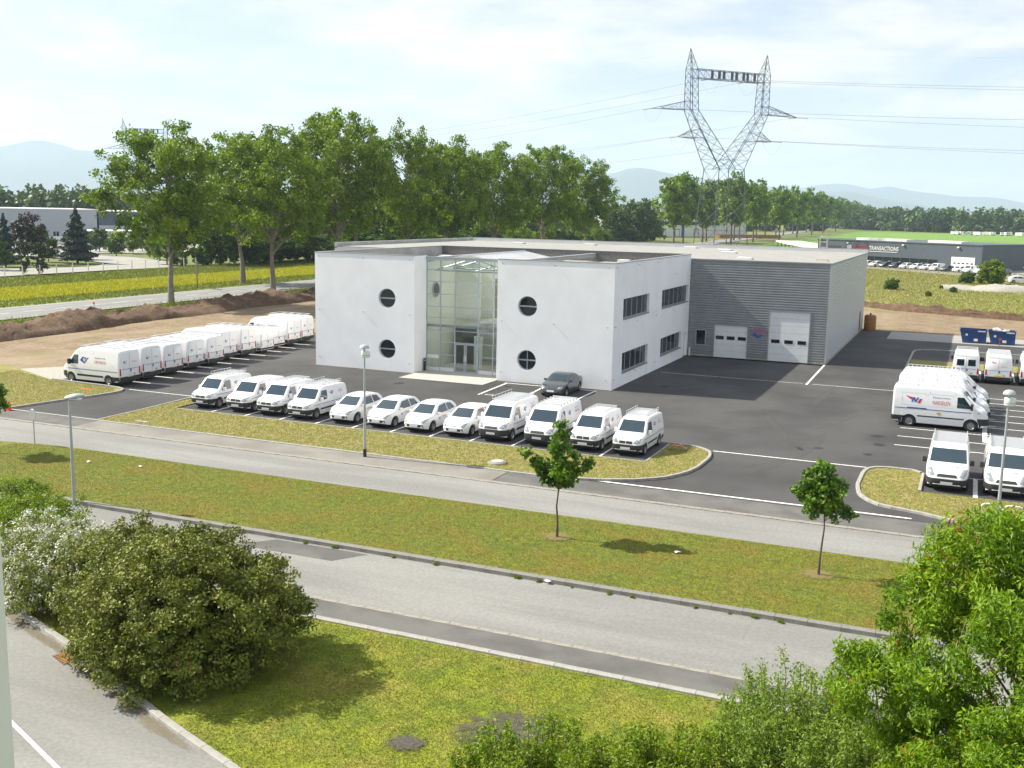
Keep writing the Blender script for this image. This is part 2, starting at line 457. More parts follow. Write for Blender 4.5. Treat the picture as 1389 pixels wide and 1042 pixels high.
leafmat('leaf_hedge', (0.024, 0.06, 0.01), (0.10, 0.175, 0.018), 0.3)
leafmat('leaf_bright', (0.06, 0.115, 0.01), (0.215, 0.305, 0.022), 0.35)
leafmat('leaf_far', (0.028, 0.058, 0.014), (0.095, 0.145, 0.03), 0.2)
leafmat('leaf_maple', (0.036, 0.095, 0.01), (0.165, 0.285, 0.022), 0.30)
leafmat('leaf_cherry', (0.050, 0.125, 0.005), (0.25, 0.385, 0.012), 0.36, extra=(0.26, 0.13, 0.025))
leafmat('leaf_willow', (0.075, 0.14, 0.016), (0.29, 0.40, 0.06), 0.35)
leafmat('leaf_olive', (0.055, 0.075, 0.010), (0.225, 0.255, 0.028), 0.12, extra=(0.16, 0.085, 0.035))
leafmat('leaf_blossom', (0.075, 0.1, 0.018), (0.235, 0.275, 0.055), 0.30)
leafmat('blossom', (0.42, 0.43, 0.32), (0.70, 0.70, 0.62), 0.2)
leafmat('leaf_shrub', (0.06, 0.115, 0.008), (0.25, 0.35, 0.018), 0.35, extra=(0.20, 0.12, 0.03))
leafmat('leaf_purple', (0.028, 0.018, 0.018), (0.060, 0.040, 0.034), 0.15)
leafmat('leaf_spruce', (0.020, 0.040, 0.030), (0.065, 0.095, 0.075), 0.1)
leafmat('leaf_cypress', (0.016, 0.028, 0.008), (0.050, 0.070, 0.018), 0.1)
leafmat('grass_blade', (0.085, 0.125, 0.006), (0.255, 0.26, 0.020), 0.25)
leafmat('grass_dry', (0.115, 0.145, 0.02), (0.36, 0.31, 0.1), 0.2)
leafmat('flower_yellow', (0.22, 0.27, 0.012), (0.66, 0.60, 0.02), 0.2)

# ------------------------------------------------------------------ the ground and the roads
G = MB()
ringpts = []
sheet('ground', [(17000 * math.cos(2 * math.pi * k / 64), 17000 * math.sin(2 * math.pi * k / 64)) for k in range(64)], -0.30, 'field_ground')
# terrain near the site, laid as sheets a little above one another
sheet('meadow_ground', [(-125, -60), (-82.6, -60), (-82.6, 140), (-88, 300), (-125, 300)], -0.16, 'meadow')
sheet('verge_ground', [(-71, -60), (-45, -60), (-45, 110), (-52, 300), (-71, 300)], -0.15, 'meadow')
hwL = lambda v: -82.2 - (max(0, v - 250) * 0.052)
hwR = lambda v: -71.6 - (max(0, v - 250) * 0.052)
vs = [-90, 0, 100, 250, 400, 700, 1100, 1600, 2300]
sheet('highway', [(hwL(v), v) for v in vs] + [(hwR(v), v) for v in vs[::-1]], -0.08, 'highway')
hw = bpy.data.objects['highway']
for k in range(-14, 60):
    v = k * 4.6
    sheet('lane_dash', [(-77.0, v), (-76.8, v), (-76.8, v + 2.6), (-77.0, v + 2.6)], -0.064, 'old_paint', hw)
for u in (-81.6, -72.2):
    sheet('edge_line', [(u, -60), (u + 0.18, -60), (u + 0.18, 250), (u, 250)], -0.064, 'old_paint', hw)
sheet('dirt_ground', [(-64, -32), (-30.9, -25.2), (-30.9, -15), (-36.5, -14), (-37.2, 21.6), (-44, 60), (-50, 75), (-62, 75), (-64, 20)], -0.05, 'dirt')
sheet('dirt_ground', [(-44, 60), (-37, 54), (12, 54), (60, 50), (60, 74), (20, 80), (-10, 88), (-44, 90)], -0.04, 'dirt')
bpy.data.objects['dirt_ground.001'].name = 'bare_earth'
sheet('scrubland', [(-52, 300), (-48, 90), (-10, 87.5), (20, 79.5), (80, 73), (80, 300)], -0.14, 'scrub')
sheet('green_field', [(-70, 900), (-60, 330), (-30, 262), (20, 238), (300, 225), (400, 900)], -0.12, 'field_green')
sheet('dealer_yard', [(-12, 222), (-4, 208), (24, 185), (40, 150), (60, 140), (70, 240), (26, 246), (-12, 236)], -0.07, 'concrete_pad')
sheet('yard_road', [(-180, 40), (-126.5, 40), (-126.5, 84), (-124.5, 98), (-140, 114), (-158, 124), (-190, 126), (-188, 112), (-160, 108), (-143, 100), (-137, 88), (-145, 70), (-180, 60)], -0.10, 'concrete_pad')
sheet('factory_yard', [(-260, 110), (-190, 108), (-170, 150), (-180, 230), (-260, 200)], -0.11, 'concrete_pad')

# car park
sheet('car_park', [(-36.2, -15.9), (-31.0, -15.9), (-31.0, -24.9), (-23.0, -24.9), (-23.0, -16.6), (-21.7, -16.6), (-21.7, -20.0), (6.2, -20.0), (6.2, -24.85), (60, -24.85), (60, 46), (12, 54), (12, 21), (-37, 21)], 0.0, 'asphalt_new')
cp = bpy.data.objects['car_park']
sheet('skip_pad', [(15.2, 45.6), (60, 43.5), (60, 50.5), (15.2, 53.2)], 0.006, 'concrete_pad')
sheet('van_gravel', [(-43, -14), (-36.1, -16.4), (-36.1, -12.3), (-40.5, -10.5)], 0.004, 'gravel')
# street in front
sheet('street', [(-200, -31.0), (-22, -30.8), (10, -30.9), (60, -30.9), (60, -27.2), (-60, -27.2), (-200, -27.2)], -0.02, 'asphalt_old')
sheet('street_junction', [(-60, -38.6), (-60, -30.8), (-17, -30.8), (-20, -38.6)], -0.024, 'asphalt_old')
sheet('footway', [(-22.9, -27.0), (3.0, -27.0), (3.0, -25.1), (-22.9, -25.1)], 0.01, 'pavement_tar')
sheet('crossover', [(-60, -27.0), (-22.94, -27.0), (-22.94, -25.1), (-29.9, -25.1), (-60, -25.1)], 0.006, 'asphalt_strip')
sheet('entrance_apron', [(3.04, -27.0), (60, -27.0), (60, -24.9), (3.04, -24.9)], 0.006, 'asphalt_strip')
kerb('gutter_kerb', [(-60, -27.1), (60, -27.1)], 0.26, -0.06, 0.022, 'gutter', 1.0)
kerb('footway_kerb', [(-30.2, -25.02), (-23, -25.02), (6.6, -25.02)], 0.17, -0.05, 0.055, 'concrete', 1.0)
sheet('near_street', [(-200, -43.1), (60, -43.1), (60, -38.5), (-200, -38.5)], -0.02, 'asphalt_old')
sheet('tar_patch', [(-1.6, -39.9), (2.6, -39.9), (3.4, -38.72), (-0.6, -38.72)], -0.015, 'asphalt_strip')
sheet('street_shoulder', [(-200, -44.5), (60, -44.5), (60, -43.25), (-200, -43.25)], -0.016, 'asphalt_strip')
kerb('flush_gutter', [(-30, -43.17), (40, -43.17)], 0.20, -0.06, -0.008, 'gutter', 1.0)
kerb('near_kerb', [(-30, -44.62), (40, -44.62)], 0.24, -0.10, 0.03, 'concrete', 1.0)
kerb('median_kerb', [(-40, -37.7), (-22, -38.15), (-10, -38.45), (40, -38.35)], 0.30, -0.10, 0.13, 'concrete_worn', 1.0)
# lawns
sheet('median_lawn', [(-40, -37.6), (-22, -38.05), (-10, -38.32), (60, -38.2), (60, -30.85), (10, -30.85), (-9, -31.0), (-18, -30.9), (-21, -31.1), (-24, -31.7), (-32, -34), (-40, -36.5)], 0.03, 'lawn_median')
sheet('near_lawn', [(-60, -44.72), (60, -44.72), (60, -75), (-60, -75)], -0.03, 'lawn_near')
sheet('access_road', [(-30, -37.9), (-14.6, -43.6), (-4.0, -48.1), (0.7, -49.85), (5.8, -52.05), (8.5, -53.05), (25, -60), (25, -90), (-60, -90), (-60, -37.9)], 0.0, 'asphalt_old')
ar = bpy.data.objects['access_road']
sheet('centre_line', [(-3.4, -51.05), (-3.28, -51.2), (9.2, -56.4), (9.1, -56.24)], 0.006, 'white_paint', ar)
kerb('access_kerb', [(-14.6, -43.5), (-4.0, -47.98), (0.7, -49.75), (5.8, -51.95), (8.5, -52.95), (22, -58.4)], 0.20, -0.05, 0.09, 'concrete', 1.0)
# planted islands
isl = [(-23.0, -24.9), (6.4, -24.9)] + [(7.6, -24.55), (9.0, -23.8), (10.1, -22.8), (10.75, -21.4), (11.0, -20.0), (11.05, -17.6), (10.8, -16.4), (10.2, -15.7), (9.4, -15.4), (8.4, -15.4), (8.4, -20.0), (-21.7, -20.0), (-21.7, -16.6), (-23.0, -16.6)]
sheet('planted_island', isl, 0.05, 'sparse_grass')
kerb('island_kerb', [(6.5, -24.97), (7.6, -24.62), (9.05, -23.87), (10.16, -22.85), (10.82, -21.4), (11.07, -20.0), (11.12, -17.6), (10.87, -16.35), (10.25, -15.62), (9.4, -15.32), (8.4, -15.32)], 0.16, -0.05, 0.12, 'concrete', 0.55)
kerb('island_kerb', [(-23.08, -24.9), (-23.08, -21), (-23.3, -16.55), (-21.7, -16.5)], 0.13, -0.05, 0.07, 'concrete', 0.9)
for i in range(-22, 8, 1):
    pass
kerb('bay_edging', [(-21.7, -20.05), (8.4, -20.05)], 0.12, -0.05, 0.07, 'concrete', 1.0)
kerb('bay_edging', [(8.4, -20.0), (8.4, -15.4)], 0.12, -0.05, 0.075, 'concrete', 1.0)
islR = [(21.4, -23.4), (20.1, -23.1), (19.4, -22.4), (18.95, -21.4), (18.75, -19.9), (18.75, -17.0), (18.95, -16.0), (19.5, -15.6), (21.0, -15.6), (21.4, -16.2), (21.4, -19.75), (45, -19.75), (45, -24.3), (23.2, -24.3)]
sheet('planted_bed', islR, 0.05, 'sparse_grass')
kerb('bed_kerb', [(21.3, -15.9), (21.0, -15.52), (19.45, -15.52), (18.88, -15.95), (18.67, -17.0), (18.67, -19.9), (18.88, -21.45), (19.33, -22.46), (20.05, -23.18), (21.4, -23.5), (23.2, -24.4)], 0.18, -0.05, 0.11, 'concrete', 0.6)
kerb('bed_kerb', [(21.4, -16.0), (21.4, -19.7)], 0.14, -0.05, 0.10, 'concrete', 0.9)
islL = [(-64, -25.2), (-30.2, -25.0), (-29.7, -22), (-29.0, -19), (-28.8, -17.4), (-29.2, -16.6), (-30.2, -16.2), (-36.4, -15.8), (-42, -13.4), (-48, -11), (-64, -18)]
sheet('left_verge', islL, 0.04, 'sparse_grass')
kerb('verge_kerb', [(-60, -25.08), (-30.2, -24.95), (-29.62, -22), (-28.92, -19), (-28.68, -17.4), (-29.1, -16.5), (-30.2, -16.08), (-36.4, -15.7)], 0.16, -0.05, 0.12, 'concrete', 0.8)
islB = [(18.5, 19.6), (21.7, 19.6), (21.7, 24.9), (50, 24.9), (50, 29.2), (18.5, 29.2)]
sheet('back_bed', islB, 0.04, 'sparse_grass')
kerb('back_bed_kerb', [(21.7, 19.5), (18.6, 19.5), (18.35, 20.0), (18.35, 36.0), (18.7, 37.2), (19.6, 37.8), (50, 38.6)], 0.18, -0.05, 0.07, 'concrete', 1.0)

def line(u0, v0, u1, v1, w=0.12, name='bay_line', mat='white_paint', z=0.006):
    d = Vector((u1 - u0, v1 - v0)); L = d.length; d.normalize(); n = Vector((-d.y, d.x)) * w / 2
    p = [(u0 - n.x, v0 - n.y), (u1 - n.x, v1 - n.y), (u1 + n.x, v1 + n.y), (u0 + n.x, v0 + n.y)]
    return sheet(name, p, z, mat, cp)
line(10.9, -15.75, 18.7, -15.75); line(-29.0, -16.1, -23.3, -16.1, 0.1)
line(6.7, -24.7, 21.3, -24.55, 0.16, 'threshold_line', z=0.012)
for k in range(10): line(-36.0, -13.5 + 2.6 * k, -29.5 - 0.11 * k * 2.6, -13.5 + 2.6 * k, 0.13)
for k in range(12): line(-19.12 + 2.5 * k, -19.9, -19.12 + 2.5 * k, -15.3, 0.11)
for (a, b, c, d) in ((-7.9, -0.75, -0.85, -0.75), (-7.75, -0.8, -7.5, -6.2), (-4.75, -0.8, -4.35, -6.0), (-0.9, -0.8, -0.9, -5.9)): line(a, b, c, d, 0.15)
line(24.27, -6.2, 24.27, 10.4, 0.26)
for k in range(9):
    v = [-9.3, -6.65, -4.0, -1.45, 1.05, 3.45, 5.8, 8.05, 10.2][k]
    line(19.6 if k < 8 else 24.2, v, 30.0, v, 0.12)
line(21.5, -15.75, 40, -15.75, 0.11); line(23.77, -15.8, 23.77, -19.6, 0.2); line(26.3, -15.8, 26.3, -19.6, 0.12)
line(24.1, 19.3, 24.1, 24.6, 0.13); line(26.55, 19.3, 26.55, 24.6, 0.13); line(21.8, 19.3, 21.8, 24.6, 0.13)
line(11.95, 21.4, 12.1, 9.9, 0.16, 'guide_line')
line(0.8, 10.3, 11.8, 10.3, 0.07, 'guide_line'); line(12.5, 10.3, 19.0, 10.3, 0.09, 'guide_line')
t_v, t_f, t_w = text_geo('P 408')
me = bpy.data.meshes.new('bay_number'); me.from_pydata([(-7.0 + x * 0.34, -5.9 + y * 0.34, 0.006) for x, y in t_v], [], t_f); me.materials.append(MATS['white_paint'])
add('bay_number', me, cp)
def softmat(name, col, col2):
    """ragged-edged patch: opaque in the middle, breaking up into the grass"""
    m = M(name, col, 0.95, vscale=5, col2=col2); t = m.node_tree
    m.node_tree.nodes['Principled BSDF'].name = 'P'
    tc = N(t, 'ShaderNodeTexCoord'); ln = N(t, 'ShaderNodeVectorMath', operation='LENGTH'); t.links.new(tc.outputs['Object'], ln.inputs[0])
    nz_ = N(t, 'ShaderNodeTexNoise'); nz_.inputs['Scale'].default_value = 3.5; nz_.inputs['Detail'].default_value = 8; t.links.new(tc.outputs['Object'], nz_.inputs['Vector'])
    m1 = N(t, 'ShaderNodeMath', operation='MULTIPLY_ADD'); m1.inputs[1].default_value = 1.5; t.links.new(nz_.outputs['Fac'], m1.inputs[0]); t.links.new(ln.outputs['Value'], m1.inputs[2])
    rp = N(t, 'ShaderNodeMapRange'); rp.inputs['From Min'].default_value = 1.25; rp.inputs['From Max'].default_value = 1.75; rp.inputs['To Min'].default_value = 0.9; rp.inputs['To Max'].default_value = 0.0
    t.links.new(m1.outputs[0], rp.inputs['Value']); t.links.new(rp.outputs[0], t.nodes['P'].inputs['Alpha'])
softmat('burnt_soft', (0.11, 0.092, 0.07), (0.045, 0.04, 0.036)); softmat('bare_soft', (0.27, 0.20, 0.10), (0.20, 0.17, 0.05)); softmat('litter_soft', (0.23, 0.19, 0.12), (0.20, 0.17, 0.12))
softmat('oil_soft', (0.030, 0.030, 0.032), (0.024, 0.024, 0.025)); softmat('pale_soft', (0.115, 0.113, 0.11), (0.085, 0.084, 0.083))
for _n, _a in (('oil_soft', .55), ('pale_soft', .45), ('litter_soft', .5), ('bare_soft', .6)):
    for _q in MATS[_n].node_tree.nodes:
        if _q.type == 'MAP_RANGE': _q.inputs['To Min'].default_value = _a
def soft_patch(name, u, v, rx, ry, z, mat, rz=0.0, parent=None):
    me = bpy.data.meshes.new(name); me.from_pydata([(1.2 * math.cos(R(20 * k)), 1.2 * math.sin(R(20 * k)), 0) for k in range(18)], [], [tuple(range(18))]); me.materials.append(MATS[mat])
    o = add(name, me, bpy.data.objects[{'oil_stain': 'car_park', 'wear_mark': 'car_park', 'leaf_litter': 'access_road', 'burnt_patch': 'near_lawn', 'bare_ring': 'median_lawn'}[name]], (u, v, z), (0, 0, rz)); o.scale = (rx, ry, 1)
    return o
soft_patch('burnt_patch', 13.4, -48.7, 1.5, 1.15, .012, 'burnt_soft', .5); soft_patch('burnt_patch', 11.4, -50.25, .55, .45, .012, 'burnt_soft', .2)
for k in range(13): soft_patch('leaf_litter', -3.0 + .78 * k, -48.62 - .78 * .405 * k + .06 * math.sin(5 * k), .9, .20 + .05 * math.sin(3 * k), .006 + .0006 * k, 'litter_soft', R(-22.2))
rr_ = random.Random(4)
for k in range(26): soft_patch('oil_stain', rr_.uniform(-28, 24), rr_.choice([rr_.uniform(-15, -1), rr_.uniform(-17, -16.5), rr_.uniform(-14, 18)]) if k % 2 else rr_.uniform(-15, -7), rr_.uniform(.2, .6), rr_.uniform(.2, .5), .0030 + .0001 * k, 'oil_soft', rr_.uniform(0, 3))
for k, (u, v, a, b, r_) in enumerate(((14, -18, 3.2, .5, 1.2), (15.5, -12, 5, .35, 1.5), (13, -8, 6, .4, 1.9), (2, -10, 9, .5, .05), (-12, -9, 9, .6, -.04), (14, 6, 7, .4, 1.5), (-26, -18, 5, .4, 1.5), (-25, -6, 7, .5, 1.6), (5, 4, 6, .6, .6), (16.5, -2, 6, .4, 1.3))): soft_patch('wear_mark', u, v, a, b, .0020 + .0001 * k, 'pale_soft', r_)
grate = thing('drain_grate', 'rusty iron drain grate in the road gutter beside the blossoming hedge', 'drain', (0.62, -50.16, 0), R(-22.5))
MB().box(-0.42, 0.42, -0.22, 0.22, -0.02, 0.004).build('frame', 'iron', grate)
for k in range(7): MB().box(-0.38 + 0.11 * k, -0.32 + 0.11 * k, -0.2, 0.2, 0.004, 0.016).build('bar', 'rust_tank', grate)
mh = thing('manhole_cover', 'round concrete manhole cover set in the grass strip behind the pavement', 'manhole', (1.9, -23.85, 0.05))
MB().lathe([(0.0, 0.10), (0.42, 0.10), (0.48, 0.06), (0.5, 0.0)], 20).build('collar', 'concrete_worn', mh, smooth=30)
MB().lathe([(0.0, 0.125), (0.3, 0.125), (0.31, 0.10)], 20).build('lid', 'stone_grey', mh, smooth=30)

# earth banks
def bank(name, path, w, h, mat, seed, kind='structure'):
    rng = np.random.default_rng(seed)
    P = resample(path, 0.9); nn = len(P); m = 15
    V = []; F = []
    ph = rng.uniform(0, 6.28, 12)
    for i, p in enumerate(P):
        a = P[max(0, i - 1)]; b = P[min(nn - 1, i + 1)]; d = (b - a).normalized(); n = Vector((-d.y, d.x))
        s = i * 0.9
        hh = h * (0.75 + 0.22 * math.sin(s * 0.21 + ph[0]) + 0.16 * math.sin(s * 0.55 + ph[1]) + 0.10 * math.sin(s * 1.3 + ph[2]))
        ww = w * (1 + 0.12 * math.sin(s * 0.33 + ph[3]))
        for j in range(m):
            t = j / (m - 1) * 2 - 1
            z = hh * max(0, math.cos(t * math.pi / 2)) ** 0.8 * (1 + rng.normal(0, 0.14)) + (rng.normal(0, 0.08) if abs(t) < .95 else -0.15)
            q = p + n * (t * ww / 2 + rng.normal(0, 0.08))
            V.append((q.x, q.y, max(-0.25, z)))
    for i in range(nn - 1):
        for j in range(m - 1):
            a = i * m + j; F.append((a, a + 1, a + m + 1, a + m))
    mb = MB(); mb.v = V; mb.f = F
    o = mb.build(name, mat, smooth=50); o['kind'] = kind
    return o
bank('earth_bank', [(-56, -24), (-59, -6), (-60.5, 10), (-61, 25), (-61.5, 42), (-62, 60), (-62.5, 80)], 6.5, 1.35, 'soil', 3)
bank('earth_bank', [(-20, 95), (8, 90), (16, 83.5), (24, 79), (40, 76), (60, 73)], 3.6, 0.75, 'soil', 5)
bank('gravel_heap', [(18, 137), (23, 138), (28, 137), (33, 139), (40, 138)], 5.5, 0.9, 'gravel', 9)

# ------------------------------------------------------------------ mountains
def mountain(name, prof, dist, depth, seed, mat='hill'):
    """prof: list of (bearing in radians from +v towards +u, ridge height m)"""
    rng = np.random.default_rng(seed)
    nb, nd = 150, 16
    B = np.linspace(prof[0][0], prof[-1][0], nb)
    Hh = np.interp(B, [p[0] for p in prof], [p[1] for p in prof])
    k = np.arange(nb)
    for f, a in ((0.09, 20), (0.23, 11), (0.57, 7), (1.3, 4)):
        Hh = Hh + a * np.sin(k * f + rng.uniform(0, 6.28))
    Hh = np.maximum(Hh, 5)
    V = []
    for i in range(nb):
        for j in range(nd):
            t = j / (nd - 1)
            d = dist + (t - 0.55) * depth
            prof_h = math.sin(min(1, t / 0.62) * math.pi / 2) ** 1.5 if t < 0.62 else math.cos((t - 0.62) / 0.38 * math.pi / 2)
            spur = 1 + 0.22 * math.sin(i * 0.42 + 3 * t + rng.normal(0, .1)) * (1 - abs(2 * t - 1)) * (1 if t < .6 else 0)
            z = Hh[i] * max(0, prof_h) * spur - 2
            V.append((22.8 + d * math.sin(B[i]), -70.7 + d * math.cos(B[i]), z))
    F = [(i * nd + j, i * nd + j + 1, (i + 1) * nd + j + 1, (i + 1) * nd + j) for i in range(nb - 1) for j in range(nd - 1)]
    mb = MB(); mb.v = V; mb.f = F
    o = mb.build(name, mat, smooth=80); o['kind'] = 'structure'
    return o
def bear(px): return math.atan((px - 694.5) / 1433.5) + YAW
def ridge(l, D): return [(bear(x), 12.5 + h / 1433.5 * D) for x, h in l]
mountain('mountain_range', ridge([(-2500, 0), (-900, 30), (-500, 60), (-250, 48), (-120, 62), (0, 64), (35, 70), (60, 74), (95, 68), (130, 56), (180, 42), (300, 30), (420, 40), (560, 34), (700, 46), (790, 50), (850, 56), (900, 47), (990, 40), (1080, 26), (1180, 20), (1300, 8), (1380, 0)], 11000), 11000, 4200, 2)
mountain('far_mountain_range', ridge([(560, 0), (700, 30), (900, 40), (1000, 42), (1060, 37), (1120, 36), (1165, 37), (1188, 41), (1215, 35), (1290, 24), (1380, 16), (1450, 30), (1600, 40), (1900, 50), (2600, 40), (4200, 0)], 14500), 14500, 3000, 8)

# ------------------------------------------------------------------ foliage
def set_mesh_quads(name, V, tint, mat, per=4):
    """V: (N*per,3) corner positions; one polygon of `per` corners per leaf"""
    n = len(V) // per
    me = bpy.data.meshes.new(name)
    me.vertices.add(n * per); me.vertices.foreach_set('co', np.ascontiguousarray(V, dtype=np.float32).ravel())
    me.loops.add(n * per); me.loops.foreach_set('vertex_index', np.arange(n * per, dtype=np.int32))
    me.polygons.add(n)
    me.polygons.foreach_set('loop_start', np.arange(0, n * per, per, dtype=np.int32))
    me.polygons.foreach_set('loop_total', np.full(n, per, dtype=np.int32))
    at = me.attributes.new('tint', 'FLOAT', 'FACE'); at.data.foreach_set('value', np.clip(tint, 0, 1).astype(np.float32))
    me.materials.append(MATS[mat]); me.update(calc_edges=True)
    return me
def unit(a): return a / np.maximum(1e-9, np.linalg.norm(a, axis=1))[:, None]
def leaf_mesh(name, C, size, tint, mat, rng, asp=0.6, out=None, ob=0.6, droop=0.0, fold=False):
    n = len(C)
    nr = rng.normal(size=(n, 3))
    if out is not None: nr = nr + ob * 1.6 * out
    nr[:, 2] += 0.35
    nr = unit(nr)
    a = rng.normal(size=(n, 3)); a[:, 2] -= droop * 2
    a = unit(a - (a * nr).sum(1)[:, None] * nr)
    b = np.cross(nr, a)
    s = size[:, None]
    if not fold:
        V = np.stack([C + a * s, C + b * s * asp, C - a * s, C - b * s * asp], 1).reshape(-1, 3)
        return set_mesh_quads(name, V, tint, mat)
    tip = C + a * s; base = C - a * s; up = nr * s * 0.18
    l1 = C + b * s * asp + up - a * s * 0.15; r1 = C - b * s * asp + up - a * s * 0.15
    V = np.stack([base, l1, tip, base, tip, r1], 1).reshape(-1, 3)
    return set_mesh_quads(name, V, np.repeat(tint, 2), mat, per=3)
def clumps_to_leaves(rng, cc, cr, per, flat=0.85):
    n = len(cc)
    idx = np.repeat(np.arange(n), per)
    d = unit(rng.normal(size=(len(idx), 3)))
    rad = rng.uniform(0, 1, len(idx)) ** 0.5
    C = cc[idx] + d * (rad * cr[idx])[:, None] * np.array([1, 1, flat])
    return C, idx, d
def limb(mb, a, b, r0, r1, rng, n=4, wob=0.06):
    a = np.array(a, float); b = np.array(b, float); L = np.linalg.norm(b - a)
    pts = []
    for k in range(n + 1):
        t = k / n; p = a * (1 - t) + b * t
        p = p + np.array([0, 0, 0.10 * L * math.sin(t * math.pi)])
        if 0 < k < n: p = p + rng.normal(0, wob * L / 2, 3)
        pts.append(tuple(p))
    mb.path(pts, [r0 + (r1 - r0) * k / n for k in range(n + 1)], 6)
    return pts
class TreeProto: pass
def make_tree(seed, H, cz, rx, rz, nlobes, lobe_r, clumps, clump_r, per, size, mat, bark, tr, fork=0.33, asp=0.65, shell=0.65, lobes=None, fold=False, droop=0.0, extra_twigs=True, bottom=None):
    rng = np.random.default_rng(seed)
    T = TreeProto()
    if lobes is None:
        L = []
        for k in range(nlobes):
            z = -0.92 + 1.84 * (k + 0.5) / nlobes
            ang = k * 2.39996 + rng.uniform(-.35, .35)
            rr = math.sqrt(max(0.0, 1 - z * z)) * rng.uniform(0.45, 0.92)
            L.append((rx * rr * math.cos(ang), rx * rr * math.sin(ang), cz + rz * z * rng.uniform(0.78, 0.92), lobe_r * rng.uniform(0.75, 1.2)))
        lobes = L
    lobes = np.array(lobes, float)
    cc = []; cr = []; ltint = []
    for l in lobes:
        nc = max(3, int(clumps * (l[3] / lobes[:, 3].mean()) ** 2))
        d = unit(rng.normal(size=(nc, 3)))
        cc.append(l[:3] + d * (rng.uniform(0, 1, nc) ** (1 / 2.4))[:, None] * l[3] * np.array([1, 1, 0.85])); cr.append(rng.uniform(.7, 1.3, nc) * clump_r)
        ltint.append(np.full(nc, rng.normal(0, .09)))
    cc = np.concatenate(cc); cr = np.concatenate(cr); ltint = np.concatenate(ltint)
    if bottom is not None:
        k = cc[:, 2] > bottom; cc, cr, ltint = cc[k], cr[k], ltint[k]
    C, idx, d = clumps_to_leaves(rng, cc, cr, per)
    ctint = ltint + rng.normal(0, .10, len(cc))
    tint = 0.50 + ctint[idx] + rng.normal(0, .17, len(C))
    sz = size * rng.uniform(.6, 1.35, len(C))
    cen = np.array([0, 0, cz])
    out = unit(C - cen)
    T.crown = leaf_mesh('crown', C, sz, tint, mat, rng, asp, out, 0.35, droop, fold)
    mb = MB()
    top = np.array([rng.normal(0, .02 * H), rng.normal(0, .02 * H), H * 0.80])
    tp = [(0, 0, -0.2)]
    for k in range(1, 7):
        t = k / 6; tp.append((top[0] * t + rng.normal(0, .006 * H), top[1] * t + rng.normal(0, .006 * H), top[2] * t))
    rads = [tr * 1.25] + [tr * (1 - 0.82 * (k / 6) ** 0.8) for k in range(1, 7)]
    mb.path(tp, rads, 8)
    for l in lobes:
        zst = max(fork * H, min(top[2] * 0.95, l[2] - 0.35 * math.hypot(l[0], l[1]) - 0.25 * lobe_r - rng.uniform(0, .08) * H))
        t = zst / top[2]
        st = (top[0] * t, top[1] * t, zst)
        r0 = tr * (1 - 0.82 * t ** 0.8) * 0.62
        limb(mb, st, l[:3], r0, max(0.012, r0 * 0.28), rng)
        if extra_twigs:
            near = [c for c in cc if np.linalg.norm(c - l[:3]) < l[3] * 1.1]
            for c in near[:6]:
                limb(mb, l[:3], c, max(0.010, r0 * 0.28), 0.006 + r0 * .05, rng, 2)
    T.trunk = mb.mesh('trunk', bark, smooth=60)
    return T
def plant(T, name, label, cat, u, v, rz=0.0, s=1.0, sz=None, group=None, z=0.0):
    o = thing(name, label, cat, (u, v, z), rz, group)
    o.scale = (s, s, sz if sz else s)
    if T.trunk: add('trunk', T.trunk, o)
    add('crown', T.crown, o)
    for nm, me in getattr(T, 'more', []): add(nm, me, o)
    return o

POP = [make_tree(11 + k, 24.0, 15.2, 8.4, 8.6, 30, 2.75, 15, 0.95, 74, 0.19, 'leaf_poplar', 'bark_pale', 0.42, fork=0.24, bottom=6.0) for k in range(4)]
pop_rows = [(-69.9, 34.9, 22.6, 0.95), (-67.9, 53.6, 23.7, 0.98), (-69.0, 73, 28.0, 1.02), (-69, 94, 27.0, 1.0), (-69, 112, 26.2, 1.0), (-69, 131, 26.4, 1.0), (-69, 160, 28.2, 1.08), (-69, 188, 27.2, 1.05)]
pn = ['tall leafy roadside tree nearest the left edge of the picture', 'tall roadside tree with forked trunk, second from left by the highway', 'tallest roadside tree, rising behind the left corner of the white building', 'roadside tree fourth from left, behind the white building roof',
      'roadside tree fifth from left, above the glass entrance hall', 'roadside tree sixth from left, behind the flat roof', 'roadside tree seventh from left with forked bare lower limbs', 'last big roadside tree before the gap left of the pylon']
for k, (u, v, h, sx) in enumerate(pop_rows):
    plant(POP[k % 4], 'roadside_tree', pn[k], 'tree', u, v, 1.3 * k + 0.4, sx, h / 24.0, 'tall trees along the highway')
for k, (u, v, h, sx) in enumerate(((-86.5, 71, 24.5, 1.05), (-87, 106, 26, 1.1), (-86.5, 143, 26, 1.1))):
    plant(POP[(k + 2) % 4], 'roadside_tree', ['tree across the highway, filling the gap behind the two leftmost trunks', 'tree across the highway, behind the fourth roadside tree', 'tree across the highway, behind the sixth roadside tree'][k], 'tree', u, v, 2.1 * k + 1, sx, h / 24.0, 'tall trees along the highway')
AVE = [make_tree(31 + k, 26.0, 16.2, 7.2, 9.6, 16, 3.3, 12, 1.5, 26, 0.55, 'leaf_poplar', 'bark', 0.42, fork=0.22, bottom=6.0, extra_twigs=False) for k in range(3)]
rng = np.random.default_rng(77)
av = 348.0; k = 0; AVL = []
while av < 2000 and len(AVL) < 46:
    AVL.append(av); av *= 1.047
